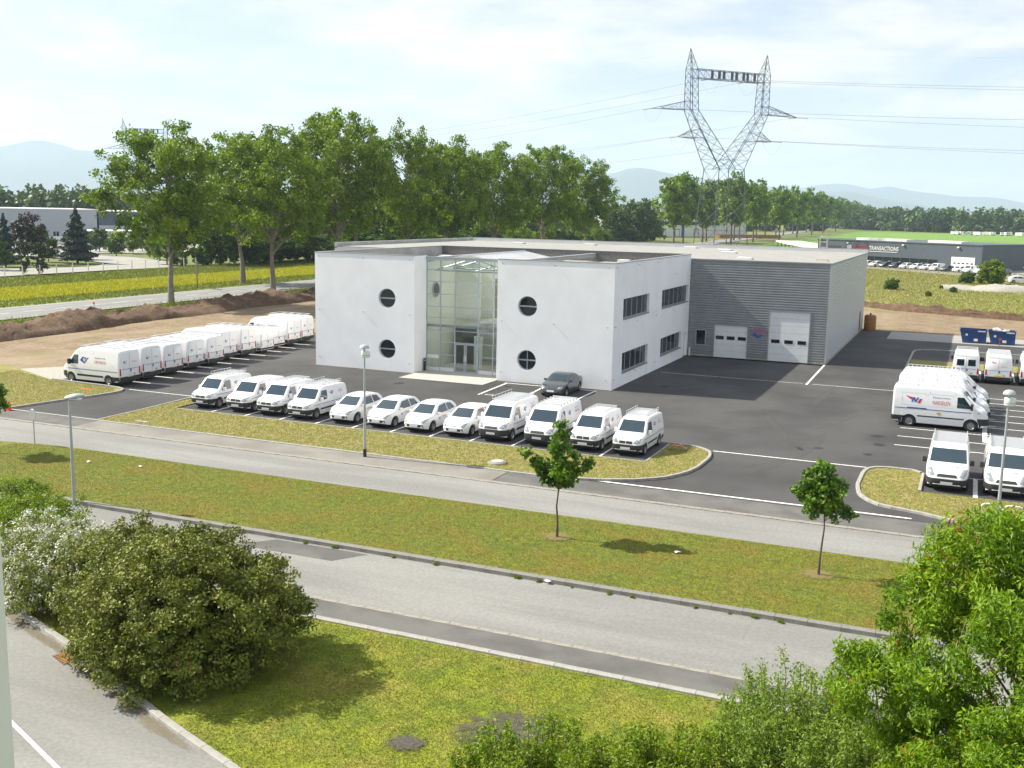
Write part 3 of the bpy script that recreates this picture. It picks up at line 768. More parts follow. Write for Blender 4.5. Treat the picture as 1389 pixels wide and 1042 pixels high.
for k, v in enumerate(AVL):
    u = -88 - max(0, v - 560) * 0.045
    side = 0 if k % 3 != 2 else 15
    far = ['first', 'second', 'third', 'fourth', 'fifth', 'sixth', 'seventh', 'eighth', 'ninth', 'tenth', 'eleventh', 'twelfth']
    lab = (far[k] + ' tree of the avenue right of the pale warehouse, counted from the near end') if k < 12 else 'distant avenue tree merging with its neighbours towards the vanishing point'
    plant(AVE[k % 3], 'avenue_tree', lab, 'tree', u + side + rng.normal(0, 1), v + rng.normal(0, 3), rng.uniform(0, 6), rng.uniform(.92, 1.05), rng.uniform(1.02, 1.16), 'far avenue of trees' if k < 12 else 'distant avenue trees')
# hedge-like trees beyond the meadow
HED = [make_tree(51 + k, 11.0, 6.0, 4.6, 4.9, 14, 2.0, 12, 0.95, 34, 0.30, m, 'bark', 0.2, fork=0.12, extra_twigs=False) for k, m in enumerate(['leaf_hedge', 'leaf_hedge', 'leaf_bright', 'leaf_hedge'])]
hv = [(-128, 112), (-129, 122), (-127, 132), (-130, 143), (-127, 155), (-130, 167), (-126, 179), (-129, 192), (-126, 204), (-130, 217), (-127, 231), (-124, 246), (-128, 262), (-124, 279), (-127, 298), (-122, 318), (-126, 340), (-121, 362), (-125, 388), (-118, 412)]
lb = ['dark leafy tree in the belt beyond the yellow meadow', 'bright green leafy tree in the belt beyond the yellow meadow']
low_row = {(u + 5, v + 6) for u, v in hv[:-2]}
hv = hv + sorted(low_row, key=lambda p: p[1])
for k, (u, v) in enumerate(hv):
    q = [0, 1, 3, 2, 0, 3, 1, 2][k % 8]
    plant(HED[q], 'belt_tree', lb[1 if q == 2 else 0], 'tree', u + 4, v, 1.7 * k, rng.uniform(.95, 1.25) if (u, v) not in low_row else 1.2, rng.uniform(.95, 1.3) if (u, v) not in low_row else .55, 'dark belt trees' if q != 2 else 'bright belt trees')
for k, (u, v) in enumerate([(-95, 205), (-97, 232), (-92, 262)]):
    plant(HED[2], 'roadside_bush', ['bright green bush under the roadside trees above the skylight', 'bright green bush under the roadside trees, middle of three', 'bright green bush at the end of the tall roadside trees'][k], 'bush', u, v, k, 0.72, 0.75)
plant(HED[0], 'small_oak', 'olive green tree standing alone in the gap between the roadside trees and warehouse', 'tree', -116, 392, 0.3, 1.9, 1.75)
plant(HED[3], 'small_oak', 'dark low tree behind the olive tree in the gap left of the pale warehouse', 'tree', -128, 410, 1.3, 1.5, 1.2)

# far woods: countless, one mass each
def wood(name, label, pts, seed, n, size, h0, h1, width, mat='leaf_far', per=110):
    rng = np.random.default_rng(seed)
    P = np.array([tuple(p) for p in resample(pts, 3)])
    i = rng.integers(0, len(P), n)
    c = P[i] + rng.normal(0, width, (n, 2))
    h = rng.uniform(h0, h1, n); r = h * rng.uniform(.26, .42, n)
    cc = np.c_[c, h - r * 0.9]
    low = np.c_[c + rng.normal(0, 2, (n, 2)), (h - r * .9) * rng.uniform(.2, .6, n)]
    A = np.concatenate([cc, low]); rr = np.concatenate([r, r * .9])
    C, idx, d = clumps_to_leaves(rng, A, rr, per, 1.0)
    C[:, 2] = np.maximum(C[:, 2], 0)
    tint = 0.5 + rng.normal(0, .2, len(A))[idx] + rng.normal(0, .12, len(C)) + 0.0 * C[:, 2]
    me = leaf_mesh(name, C, size * rng.uniform(.6, 1.4, len(C)), tint, mat, rng, 0.8, d, 0.5)
    o = add(name, me); tag(o, label, 'woodland', None, 'stuff')
    return o
wood('woodland', 'wood on the far side of the green field at the right', [(-120, 1180), (-60, 1060), (0, 985), (70, 1000), (200, 1050)], 5, 300, 1.5, 14, 23, 16)
wood('woodland', 'wood behind the factory at the far left', [(-480, 200), (-400, 250), (-330, 300), (-280, 390)], 6, 200, 1.1, 13, 21, 12)
wood('woodland', 'distant wooded plain below the mountains', [(-2400, 1300), (-1700, 1700), (-1100, 1900), (-700, 2100), (-250, 2300), (300, 2300), (900, 2300)], 9, 420, 4.5, 16, 26, 90, per=26)
wood('woodland', 'strip of wood behind the pale warehouse', [(-330, 640), (-230, 690), (-150, 760), (-110, 900)], 12, 60, 1.4, 11, 19, 10, per=90)

wood('undergrowth', 'low dark undergrowth along the belt beyond the yellow meadow', [(-127, 104), (-126, 160), (-125, 230), (-123, 320), (-118, 420)], 15, 330, .42, 2.2, 4.6, 1.6, 'leaf_hedge', per=46)
# young street trees
def rot_lobes(L):
    return [(x * 0.918 - y * 0.395, x * 0.395 + y * 0.918, z, r) for x, y, z, r in L]
YT1 = make_tree(101, 4.75, 3.1, 1, 1.4, 0, 0.4, 10, 0.20, 30, 0.075, 'leaf_maple', 'bark', 0.055, fork=0.44, lobes=rot_lobes([(0, 0, 4.42, .22), (0.02, 0, 4.0, .30), (-.05, 0, 3.55, .36), (0, 0.1, 3.1, .46), (-.5, .1, 2.75, .42), (.5, -.1, 2.7, .42), (-.95, 0, 3.05, .26), (-1.2, 0, 3.3, .18), (.95, 0, 2.85, .26), (1.2, 0.05, 3.05, .17), (0, .45, 2.7, .42), (0, -.45, 2.65, .42), (0.05, 0, 2.35, .40), (.3, .2, 2.3, .3), (-.35, -.2, 2.35, .32), (.55, .2, 3.3, .22)]), asp=0.75)
plant(YT1, 'street_tree', 'young maple with spreading arms on the grass strip before the parked vans', 'tree', 8.9, -33.8, 0, 1.0, None, 'young street trees', 0.03)
YT2 = make_tree(103, 4.3, 2.95, 1, 1.3, 0, 0.4, 13, 0.22, 34, 0.070, 'leaf_maple', 'bark', 0.05, fork=0.46, lobes=rot_lobes([(-.1, 0, 3.9, .34), (-.2, 0.1, 3.5, .50), (-.55, 0, 3.2, .45), (.2, 0, 3.25, .52), (.45, .1, 2.85, .46), (-.45, -.1, 2.75, .46), (0, .5, 3.0, .5), (0, -.5, 2.95, .5), (-.15, 0, 2.4, .42), (.4, 0, 2.35, .42), (.8, 0, 2.25, .30), (-.7, 0.1, 2.95, .32)]), asp=0.75)
plant(YT2, 'street_tree', 'young egg-shaped maple on the grass strip right of the entrance', 'tree', 18.7, -33.7, 0, 1.0, None, 'young street trees', 0.03)
plant(YT2, 'street_tree', 'young street tree cut by the left edge of the picture', 'tree', -21.45, -33.6, 1.2, 1.0, 1.0, 'young street trees', 0.03)
for x, y in ((8.9, -33.8), (18.7, -33.7)): soft_patch('bare_ring', x, y, .72, .6, .068, 'bare_soft')

# near shrubs and trees
def make_shrub(seed, rx, ry, H, nl, clumps, clump_r, per, size, mat, asp=0.6, fold=False, droop=0, stems=9, flower=None, lobe_r=None, base_z=0.25):
    rng = np.random.default_rng(seed)
    T = TreeProto()
    lobes = []
    for k in range(nl):
        a = k * 2.39996; t = (k + .5) / nl
        rr = math.sqrt(t) * 0.82
        z = H * (0.86 * math.sqrt(max(0, 1 - rr * rr)) * rng.uniform(.75, 1.0))
        lobes.append((rx * rr * math.cos(a), ry * rr * math.sin(a), z, (lobe_r or 0.30 * H) * rng.uniform(.75, 1.2)))
        if z > 0.6 * H * 0.8 or rr > 0.5:
            lobes.append((rx * rr * 1.02 * math.cos(a + .3), ry * rr * 1.02 * math.sin(a + .3), z * rng.uniform(.3, .55), (lobe_r or 0.30 * H) * rng.uniform(.8, 1.15)))
    lobes = np.array(lobes)
    cc = []; cr = []; lt = []
    for l in lobes:
        d = unit(rng.normal(size=(clumps, 3)))
        cc.append(l[:3] + d * (rng.uniform(0, 1, clumps) ** (1 / 2.3))[:, None] * l[3]); cr.append(rng.uniform(.6, 1.3, clumps) * clump_r); lt.append(np.full(clumps, rng.normal(0, .07)))
    cc = np.concatenate(cc); cr = np.concatenate(cr); lt = np.concatenate(lt)
    cc[:, 2] = np.maximum(cc[:, 2], base_z)
    C, idx, d = clumps_to_leaves(rng, cc, cr, per)
    C[:, 2] = np.maximum(C[:, 2], 0.04)
    tint = 0.5 + lt[idx] + rng.normal(0, .11, len(cc))[idx] + rng.normal(0, .17, len(C))
    out = unit(C - np.array([0, 0, H * .25]))
    T.crown = leaf_mesh('crown', C, size * rng.uniform(.6, 1.35, len(C)), tint, mat, rng, asp, out, 0.4, droop, fold)
    mb = MB()
    for k in range(stems):
        l = lobes[rng.integers(0, len(lobes))]
        limb(mb, (rng.normal(0, .12 * rx), rng.normal(0, .12 * ry), -0.1), l[:3], 0.05 * H / 3, 0.012, rng, 4)
    T.trunk = mb.mesh('stems', 'bark', smooth=60)
    T.more = []
    if flower:
        nf, fs = flower
        sel = rng.integers(0, len(cc), nf)
        d = unit(rng.normal(size=(nf, 3)) + 0.8 * unit(cc[sel] - np.array([0, 0, H * .25])) + np.array([0, 0, .9]))
        FC = np.repeat(cc[sel] + d * (cr[sel] * 1.05)[:, None], 7, 0) + rng.normal(0, .05, (nf * 7, 3))
        FC[:, 2] = np.maximum(FC[:, 2], .1)
        T.more.append(('blossom', leaf_mesh('blossom', FC, fs * rng.uniform(.6, 1.3, len(FC)), rng.uniform(0, 1, len(FC)), 'blossom', rng, .9)))
    return T
def shrub(T, name, label, u, v, rz=0, s=1, sz=None, z=-0.03):
    o = thing(name, label, 'shrub', (u, v, z), rz, 'hedge shrubs beside the access road'); o.scale = (s, s, sz or s)
    add('stems', T.trunk, o); add('crown', T.crown, o)
    for nm, me in T.more: add(nm, me, o)
    return o
S1 = make_shrub(201, 3.3, 2.95, 3.75, 30, 20, 0.27, 110, 0.043, 'leaf_olive', lobe_r=.78)
shrub(S1, 'big_shrub', 'big rounded olive-brown shrub at the right end of the hedge', 3.72, -48.75, 0.2, 1.07, 1.03)
S1b = make_shrub(206, 2.4, 2.2, 3.2, 18, 16, 0.27, 70, 0.043, 'leaf_olive', lobe_r=.7)
shrub(S1b, 'big_shrub', 'olive shrub in the middle of the hedge, between the rounded and blossoming ones', 0.5, -47.2, 1.2, 1.0)
S2 = make_shrub(202, 2.3, 1.9, 2.6, 18, 14, 0.27, 60, 0.042, 'leaf_blossom', flower=(1250, .032), lobe_r=.6)
shrub(S2, 'blossom_shrub', 'white-blossoming shrub overhanging the kerb near the drain grate', -1.7, -47.1, 0.6, 1.05)
shrub(S2, 'blossom_shrub', 'white-blossoming shrub behind the white window frame at left', -4.3, -45.9, 2.6, 1.0)
S3 = make_shrub(203, 2.2, 1.8, 2.3, 16, 14, 0.25, 60, 0.042, 'leaf_shrub', lobe_r=.55)
shrub(S3, 'green_shrub', 'fresh green shrub by the foot of the left lamp post', -7.6, -43.6, 0.0, 1.05, 0.95)
shrub(S3, 'green_shrub', 'green shrub at the far left end of the hedge', -10.6, -42.2, 2.0, 1.0, 0.85)
shrub(S3, 'green_shrub', 'low green shrub where the hedge meets the near street', -2.6, -44.4, 3.6, 0.72, 0.72)

T4 = make_tree(301, 8.4, 5.0, 2.3, 3.2, 34, 0.82, 26, 0.26, 112, 0.056, 'leaf_cherry', 'bark', 0.10, fork=0.22, asp=0.34, fold=True, droop=0.55)
plant(T4, 'garden_tree', 'large fresh green tree filling the lower right corner', 'tree', 23.8, -53.2, 0.5, 1.0, 1.03, None, -0.03)
plant(T4, 'garden_tree', 'second green tree behind at the right picture edge, with reddish shoots', 'tree', 26.6, -51.8, 2.4, 1.1, 0.95, None, -0.03)
plant(T4, 'garden_tree', 'near green tree in the bottom right corner, below the large one', 'tree', 24.5, -56.3, 4.1, .82, .78, None, -0.03)
def upright_shrub(seed, H, spread, shoots, per, size, mat):
    rng = np.random.default_rng(seed)
    T = TreeProto(); mb = MB(); CC = []
    for k in range(shoots):
        a = rng.uniform(0, 6.28); rr = spread * math.sqrt(rng.uniform(0, 1)); h = H * rng.uniform(.6, 1.0) * (1 - 0.25 * rr / spread)
        p0 = np.array([rng.normal(0, .18), rng.normal(0, .18), -0.1]); p1 = np.array([rr * math.cos(a) * .75, rr * math.sin(a) * .75, h * .55]); p2 = np.array([rr * math.cos(a), rr * math.sin(a), h])
        limb(mb, p0, p1, 0.028, 0.016, rng, 3, .04); limb(mb, p1, p2, 0.016, 0.004, rng, 3, .04)
        t = rng.uniform(0.0, 1, per)
        for q in t:
            c = (p0 * (1 - q / .45) + p1 * q / .45) if q < .45 else (p1 * (1 - (q - .45) / .55) + p2 * (q - .45) / .55)
            if c[2] < .25 * H and rng.uniform() < .6: continue
            CC.append(c + rng.normal(0, .13 * (1.1 - .6 * q), 3))
    C = np.array(CC); n = len(C)
    tint = 0.5 + rng.normal(0, .2, n) + 0.1 * (C[:, 2] / H - .5)
    T.crown = leaf_mesh('crown', C, size * rng.uniform(.6, 1.3, n), tint, mat, rng, .45, unit(C - np.array([0, 0, H * .3])), .2, -0.25, True)
    T.trunk = mb.mesh('stems', 'bark', smooth=60); T.more = []
    return T
U1 = upright_shrub(401, 4.6, 1.85, 140, 560, 0.040, 'leaf_willow')
plant(U1, 'willow_shrub', 'pale green upright shrub left of the large tree', 'shrub', 20.6, -50.9, 0, 1.0, None, None, -0.03)
plant(U1, 'willow_shrub', 'pale green shrub between the upright one and the large tree', 'shrub', 22.1, -52.6, 2.2, .95, .92, None, -0.03)
U2 = upright_shrub(402, 3.4, 1.7, 130, 520, 0.046, 'leaf_shrub')
plant(U2, 'low_shrub', 'low bushy shrub at the bottom edge, rightmost of two', 'shrub', 18.5, -52.9, 0, 1.0, None, 'shrubs at the bottom edge', -0.03)
plant(U2, 'low_shrub', 'low bushy shrub at the bottom edge, leftmost of two', 'shrub', 15.9, -53.2, 2, 1.0, .92, 'shrubs at the bottom edge', -0.03)

# grass blades
def blades(name, label, polys, dens, h, seed, mat, zf, w=0.016, tb=0.45):
    rng = np.random.default_rng(seed)
    Cs = []
    for poly in polys:
        P = np.array(poly); lo = P.min(0); hi = P.max(0)
        n = int((hi - lo).prod() * dens)
        q = rng.uniform(lo, hi, (n, 2))
        ins = np.zeros(n, bool); j = len(P) - 1
        for i in range(len(P)):
            c = ((P[i, 1] > q[:, 1]) != (P[j, 1] > q[:, 1])) & (q[:, 0] < (P[j, 0] - P[i, 0]) * (q[:, 1] - P[i, 1]) / (P[j, 1] - P[i, 1] + 1e-12) + P[i, 0])
            ins ^= c; j = i
        Cs.append(q[ins])
    q = np.concatenate(Cs); n = len(q)
    a = rng.uniform(0, 6.28, n); hh = h * rng.uniform(.4, 1.3, n); ww = w * rng.uniform(.6, 1.5, n)
    pat = 0.5 * np.sin(q[:, 0] * .9 + 1.3 * np.sin(q[:, 1] * .7)) * np.sin(q[:, 1] * 1.1 + np.sin(q[:, 0] * .5))
    b = np.c_[q, np.full(n, zf)]
    dxy = np.c_[np.cos(a), np.sin(a), np.zeros(n)] * ww[:, None]
    lean = np.c_[rng.normal(0, .55, (n, 2)) * hh[:, None], hh]
    V = np.stack([b - dxy, b + dxy, b + lean], 1).reshape(-1, 3)
    me = set_mesh_quads(name, V, tb + .12 * pat + rng.normal(0, .2, n), mat, per=3)
    return tag(add(name, me), label, 'grass', None, 'stuff')
blades('grass', 'mown grass on the strip between the two streets', [[(-24, -38.1), (26, -38.15), (26, -30.95), (-18, -31.0), (-22, -31.4)]], 520, 0.032, 1, 'grass_blade', 0.03, .010, .52)
blades('grass', 'lush mown grass in the foreground lawn', [[(5.5, -44.8), (26, -44.8), (26, -58), (16, -57), (6, -51.8)], [(-8, -44.8), (5.5, -44.8), (5.5, -51.8), (0, -49.4), (-6, -47)]], 850, 0.035, 2, 'grass_blade', -0.03, .009, .45)
blades('grass', 'thin dry grass on the kerbed beds around the car park', [isl, islR[:-2] + [(34, -24.3), (23.2, -24.3)], [(-42, -24.9), (-30.3, -24.8), (-29.8, -22), (-28.9, -17.4), (-30.2, -16.3), (-36, -16), (-42, -14)]], 330, 0.05, 3, 'grass_dry', 0.05, .011, .5)
blades('tall_grass', 'tall rough grass along the earth bank and highway', [[(-68.5, -20), (-63.5, -20), (-64, 70), (-68.5, 70)]], 22, 0.75, 4, 'grass_blade', -0.15, .06, .35)
blades('flower_band', 'band of yellow flowers in the meadow beside the highway', [[(-105.5, -30), (-90, -30), (-89.5, 20), (-90.5, 110), (-96, 240), (-104, 240), (-106, 90)]], 60, 0.30, 5, 'flower_yellow', -0.16, .06, .58)
blades('meadow_grass', 'tall green meadow grass beyond the highway', [[(-124, -30), (-83, -30), (-83, 240), (-124, 240)]], 18, 0.30, 6, 'grass_blade', -0.16, .05, .35)
blades('scrub_grass', 'rough yellowish grass on the waste ground at right', [[(-30, 96), (8, 93), (20, 84), (60, 76), (60, 200), (-30, 225)]], 14, 0.25, 8, 'grass_dry', -0.14, .04, .45)

# bushes on the waste ground
SB = make_shrub(501, 1.25, 1.15, 1.9, 9, 8, .3, 22, .12, 'leaf_hedge', lobe_r=.45)
for (u, v, s, l) in ((10.1, 128.4, 1.05, 'round dark bush on the waste ground right of the grey warehouse'), (20.2, 127.8, .55, 'small bush on the waste ground near the gravel heap'), (16.6, 115.4, .45, 'tiny bush on the waste ground above the earth bank'), (1.5, 118, .7, 'low bush half hidden by the grey warehouse corner')):
    o = plant(SB, 'waste_bush', l, 'bush', u, v, s * 9, s, None, None, -0.14)
ST = make_shrub(502, 2.6, 2.3, 5.0, 13, 10, .5, 26, .18, 'leaf_bright', lobe_r=1.0)
plant(ST, 'waste_tree', 'bright bushy young tree in front of the car yard at right', 'tree', 26.6, 160, 0, 1.0, 1.08, None, -0.14)
plant(SB, 'waste_bush', 'leafy bush left beside the bushy young tree at the car yard', 'bush', 22.2, 158, 3, 1.25, None, None, -0.14)

# ------------------------------------------------------------------ the white office building
HB, HW = 8.94, 8.50
WF = 24.78
def ring_cell(mb, P, a0, a1, z0, z1, c, r, depth, n=32):
    """a wall cell a0..a1 x z0..z1 with one round hole, face plus reveal"""
    ca, cz = c
    angs = sorted(set([2 * math.pi * k / n for k in range(n)] + [math.atan2(z - cz, a - ca) % (2 * math.pi) for a in (a0, a1) for z in (z0, z1)]))
    inner, outer, deep = [], [], []
    for t in angs:
        dx, dz = math.cos(t), math.sin(t)
        s = min([((a1 if dx > 0 else a0) - ca) / dx] if abs(dx) > 1e-9 else [1e9])
        s2 = ((z1 if dz > 0 else z0) - cz) / dz if abs(dz) > 1e-9 else 1e9
        s = min(s, s2)
        inner.append(P(ca + r * dx, cz + r * dz, 0)); outer.append(P(ca + s * dx, cz + s * dz, 0)); deep.append(P(ca + r * dx, cz + r * dz, depth))
    i = len(mb.v); m = len(angs)
    mb.v += inner + outer + deep
    for k in range(m):
        q = (k + 1) % m
        mb.f.append((i + k, i + q, i + m + q, i + m + k)); mb.f.append((i + k, i + q, i + 2 * m + q, i + 2 * m + k))
def hole_wall(mb, P, a0, a1, z0, z1, holes, depth, back=True):
    As = sorted({a0, a1, *[x for h in holes for x in h[:2]]}); Zs = sorted({z0, z1, *[x for h in holes for x in h[2:]]})
    for a, b in zip(As, As[1:]):
        for c, d in zip(Zs, Zs[1:]):
            m = ((a + b) / 2, (c + d) / 2)
            if any(h[0] < m[0] < h[1] and h[2] < m[1] < h[3] for h in holes): continue
            mb.quad(P(a, c, 0), P(b, c, 0), P(b, d, 0), P(a, d, 0))
    for h in holes:
        a, b, c, d = h
        for (p, q) in (((a, c), (b, c)), ((b, c), (b, d)), ((b, d), (a, d)), ((a, d), (a, c))):
            if p[1] <= z0 and q[1] <= z0: continue
            mb.quad(P(*p, 0), P(*q, 0), P(*q, depth), P(*p, depth))
PF = lambda a, z, d: (a, 0.0 + d, z)
PS = lambda a, z, d: (0.0 - d, a, z)
ob = thing('office_building', 'white two-storey office block with round windows and glass entrance hall', 'building', (0, 0, 0))
HALLV = 1.95
mb = MB()
ring_cell(mb, PF, -WF, -15.88, 0.0, 3.66, (-18.26, 1.70), 0.75, 0.32); ring_cell(mb, PF, -WF, -15.88, 3.66, HB, (-18.26, 5.63), 0.75, 0.32)
mb.quad((-15.88, 0, 0), (-15.88, HALLV + .1, 0), (-15.88, HALLV + .1, HB), (-15.88, 0, HB))
mb.quad((-WF, 0, 0), (-WF, 22, 0), (-WF, 22, HB), (-WF, 0, HB))
mb.build('front_wall', 'render_white', ob)
mb = MB()
ring_cell(mb, PF, -8.96, 0, 0.0, 3.66, (-6.56, 1.68), 0.75, 0.32); ring_cell(mb, PF, -8.96, 0, 3.66, HB, (-6.56, 5.62), 0.75, 0.32)
mb.quad((-8.96, 0, 0), (-8.96, HALLV + .1, 0), (-8.96, HALLV + .1, HB), (-8.96, 0, HB))
mb.build('front_wall', 'render_white', ob)
SW = [(2.2, 8.9, 4.86, 6.34), (12.55, 21.2, 4.86, 6.34), (2.3, 8.95, 0.92, 2.40), (12.65, 19.3, 0.95, 2.40), (20.2, 21.25, 0.0, 2.13)]
mb = MB(); hole_wall(mb, PS, 0, 21.70, 0, HB, SW, 0.26)
mb.build('side_wall', 'render_white', ob)
mb = MB(); mb.quad((-WF, 21.70, 0), (0, 21.70, 0), (0, 21.70, HB), (-WF, 21.70, HB)).build('back_wall', 'render_white', ob)
# round windows
for (u, z, kind) in ((-18.26, 5.63, 0), (-18.26, 1.70, 0), (-6.56, 5.62, 0), (-6.56, 1.68, 1)):
    w = MB().lathe([(0.75, 0.20), (0.75, 0.26), (0.69, 0.26), (0.69, 0.20), (0.75, 0.20)], 32, 'y', (u, 0, z)).build('round_window', 'alu', ob, smooth=40)
    d = MB(); d.v = [(u + 0.70 * math.cos(2 * math.pi * k / 32), 0.235, z + 0.70 * math.sin(2 * math.pi * k / 32)) for k in range(32)]; d.f = [tuple(range(32))]
    d.build('pane', 'dark_glass', w)
    MB().box(u - .70, u + .70, 0.17, 0.225, z - .05, z + .05).build('glazing_bar', 'alu', w)
    if kind: MB().box(u - .03, u + .03, 0.175, 0.222, z - .7, z + .7).build('glazing_bar', 'alu', w)
# side windows
for k, (a, b, c, d) in enumerate(SW[:4]):
    x = -0.20
    f = MB()
    f.box(x - .06, x, a, b, c, c + .07).box(x - .06, x, a, b, d - .07, d)
    n = 5 if k != 1 else 6
    for j in range(n + 1):
        t = a + (b - a) * j / n; f.box(x - .055, x + .006, max(a, t - .05), min(b, t + .05), c + .07, d - .07)
    fo = f.build('window_frame', 'alu', ob)
    for j in range(n):
        t0 = a + (b - a) * j / n + .05; t1 = a + (b - a) * (j + 1) / n - .05
        MB().box(x - .03, x - .02, t0, t1, c + .07, d - .07).build('pane', 'dim_glass', fo)
    MB().box(-.22, .045, a - .02, b + .02, c - .05, c + .012).build('window_sill', 'coping', ob)
dr = MB().box(-.22, -.16, 20.2, 21.25, 0, 2.13).build('side_door', 'door_white', ob)
MB().box(-.16, -.11, 20.3, 20.35, 1.0, 1.12).build('handle', 'alu', dr)
# wall anchors
ank = MB().lathe([(0, -.11), (.045, -.11), (.045, -.09), (.02, -.09), (.02, 0)], 8, 'y').mesh('wall_anchor', 'steel_galv')
for u in (-24.36, -20.33, -16.24):
    for z in (8.66, 4.47, .70):
        if not (u == -20.33 and z == .70): add('wall_anchor', ank, ob, (u, 0, z))
for u in (-8.55, -4.46, -.40):
    for z in (8.66, 4.46, .69):
        if not (u == -4.46 and z == .69): add('wall_anchor', ank, ob, (u, 0, z))
for v in (.34, 5.65, 10.85, 16.1):
    for z in (8.66, 4.48, .71):
        add('wall_anchor', ank, ob, (0, v, z if not (z > 8 and v == 16.1) else 7.5), (0, 0, R(90)))
# copings and roof
def coping(u0, u1, v0, v1, z=HB, name='coping', mat='coping'):
    return MB().box(u0, u1, v0, v1, z, z + .05).build(name, mat, ob)
coping(-WF - .04, -15.9, -.04, .30); coping(-8.94, .04, -.04, .30); coping(-.30, .04, .30, 21.66); coping(-WF - .04, -WF + .30, .30, 21.66)
coping(-15.9, -8.94, HALLV - .12, HALLV + .22, 8.80, 'hall_fascia')
MB().box(-15.87, -8.97, HALLV - .08, HALLV + .2, 8.62, 8.80).build('hall_lintel', 'alu', ob)
def parapet_in(name, u0, u1, v0, v1, z0, z1, mat): return MB().box(u0, u1, v0, v1, z0, z1).build(name, mat, ob)
RD = 8.05
parapet_in('parapet', -WF + .05, -WF + .27, .32, 21.4, RD - .1, HB - .003, 'concrete_roof')
parapet_in('parapet', -.27, -.05, .32, 21.4, RD - .1, HB - .003, 'concrete_roof')
parapet_in('parapet', -WF + .05, -15.95, .05, .28, RD - .1, HB - .003, 'concrete_roof')
parapet_in('parapet', -8.9, -.05, .05, .28, RD - .1, HB - .003, 'concrete_roof')
parapet_in('back_parapet', -WF + .02, -.02, 21.42, 21.68, RD - .1, HB + .02, 'parapet_dark')
MB().box(-WF - .02, .02, 21.38, 21.72, HB + .021, HB + .06).build('coping', 'coping', ob)
parapet_in('roof_deck', -WF + .27, -16.1, .28, 21.4, RD - .15, RD, 'roof_membrane')
parapet_in('roof_deck', -8.75, -.27, .28, 21.4, RD - .15, RD, 'roof_membrane')
for u in (-16.0, -8.86):
    parapet_in('firewall', u - .11, u + .11, HALLV + .25, 21.4, 8.42, 8.72, 'concrete_roof')
    MB().box(u - .16, u + .16, HALLV + .25, 21.4, 8.722, 8.77).build('coping', 'steel_galv', ob)
parapet_in('roof_deck', -15.88, -8.98, 13.5, 21.4, RD - .15, RD, 'roof_membrane')
# glazed hall roof: two slopes of panes between white bars
for k in range(19):
    v = 2.4 + k * 0.6
    for s in (-1, 1):
        MB().tube((-12.43 + s * 3.42, v, 8.42), (-12.43, v, 9.06), .045, n=4).build('skylight_bar', 'car_white', ob)
        if k < 18:
            p = MB().quad((-12.43 + s * 3.40, v + .03, 8.405), (-12.43 + s * 3.40, v + .57, 8.405), (-12.43 + s * .03, v + .57, 9.04), (-12.43 + s * .03, v + .03, 9.04)).build('skylight_pane', 'roof_glass', ob)
MB().box(-12.53, -12.33, 2.3, 13.3, 9.05, 9.11).build('ridge_cap', 'car_white', ob)
MB().quad((-15.85, 13.3, 8.42), (-9.0, 13.3, 8.42), (-12.43, 13.3, 9.08)).build('skylight_gable', 'bldg_white', ob)
for (u, v) in ((-5, 16), (-20, 12)): MB().box(u, u + .9, v, v + .9, RD, RD + .45).build('roof_vent', 'bldg_white', ob)
# entrance hall front
us = [-15.87, -14.66, -13.40, -11.40, -10.14, -8.97]
zs = [0.32, 1.32, 2.31, 3.21, 4.17, 5.04, 6.0, 6.96, 7.86, 8.62]
hall = MB()
for u in us: hall.box(max(-15.87, u - .04), min(-8.97, u + .04), HALLV, HALLV + .10, 0.05, 8.62)
for z in zs[:-1]:
    for a, b in zip(us, us[1:]):
        if z < 2.2 and a == -13.40: continue
        hall.box(a + .04, b - .04, HALLV + .015, HALLV + .085, z - .026, z + .026)
hf = hall.build('curtain_wall_frame', 'alu', ob)
for i, (a, b) in enumerate(zip(us, us[1:])):
    for c, d in zip(zs, zs[1:]):
        if i == 2 and c < 2.2: continue
        MB().quad((a + .04, HALLV + .05, c + .026), (b - .04, HALLV + .05, c + .026), (b - .04, HALLV + .05, d - .026), (a + .04, HALLV + .05, d - .026)).build('pane', 'clear_glass', hf)
    if i != 2: MB().box(a + .04, b - .04, HALLV - .01, HALLV + .10, 0.02, .29).build('sill_panel', 'bldg_white', hf)
for (a, b) in ((-13.36, -12.50), (-12.44, -11.44)):
    d = MB().box(a, a + .08, HALLV - .02, HALLV + .06, .03, 2.27).box(b - .08, b, HALLV - .02, HALLV + .06, .03, 2.27).box(a + .08, b - .08, HALLV - .02, HALLV + .06, 2.17, 2.27).box(a + .08, b - .08, HALLV - .02, HALLV + .06, .03, .13).build('glass_door', 'alu', ob)
    MB().quad((a + .08, HALLV + .02, .13), (b - .08, HALLV + .02, .13), (b - .08, HALLV + .02, 2.17), (a + .08, HALLV + .02, 2.17)).build('pane', 'clear_glass', d)
    MB().tube((b - .04 if a < -13 else a + .04, HALLV - .07, .9), (b - .04 if a < -13 else a + .04, HALLV - .07, 1.35), .018).build('handle', 'chrome', d)
MB().box(-15.75, -14.75, HALLV - .05, HALLV - .03, 1.02, 1.28).build('notice_board', 'lamp_glass', ob)
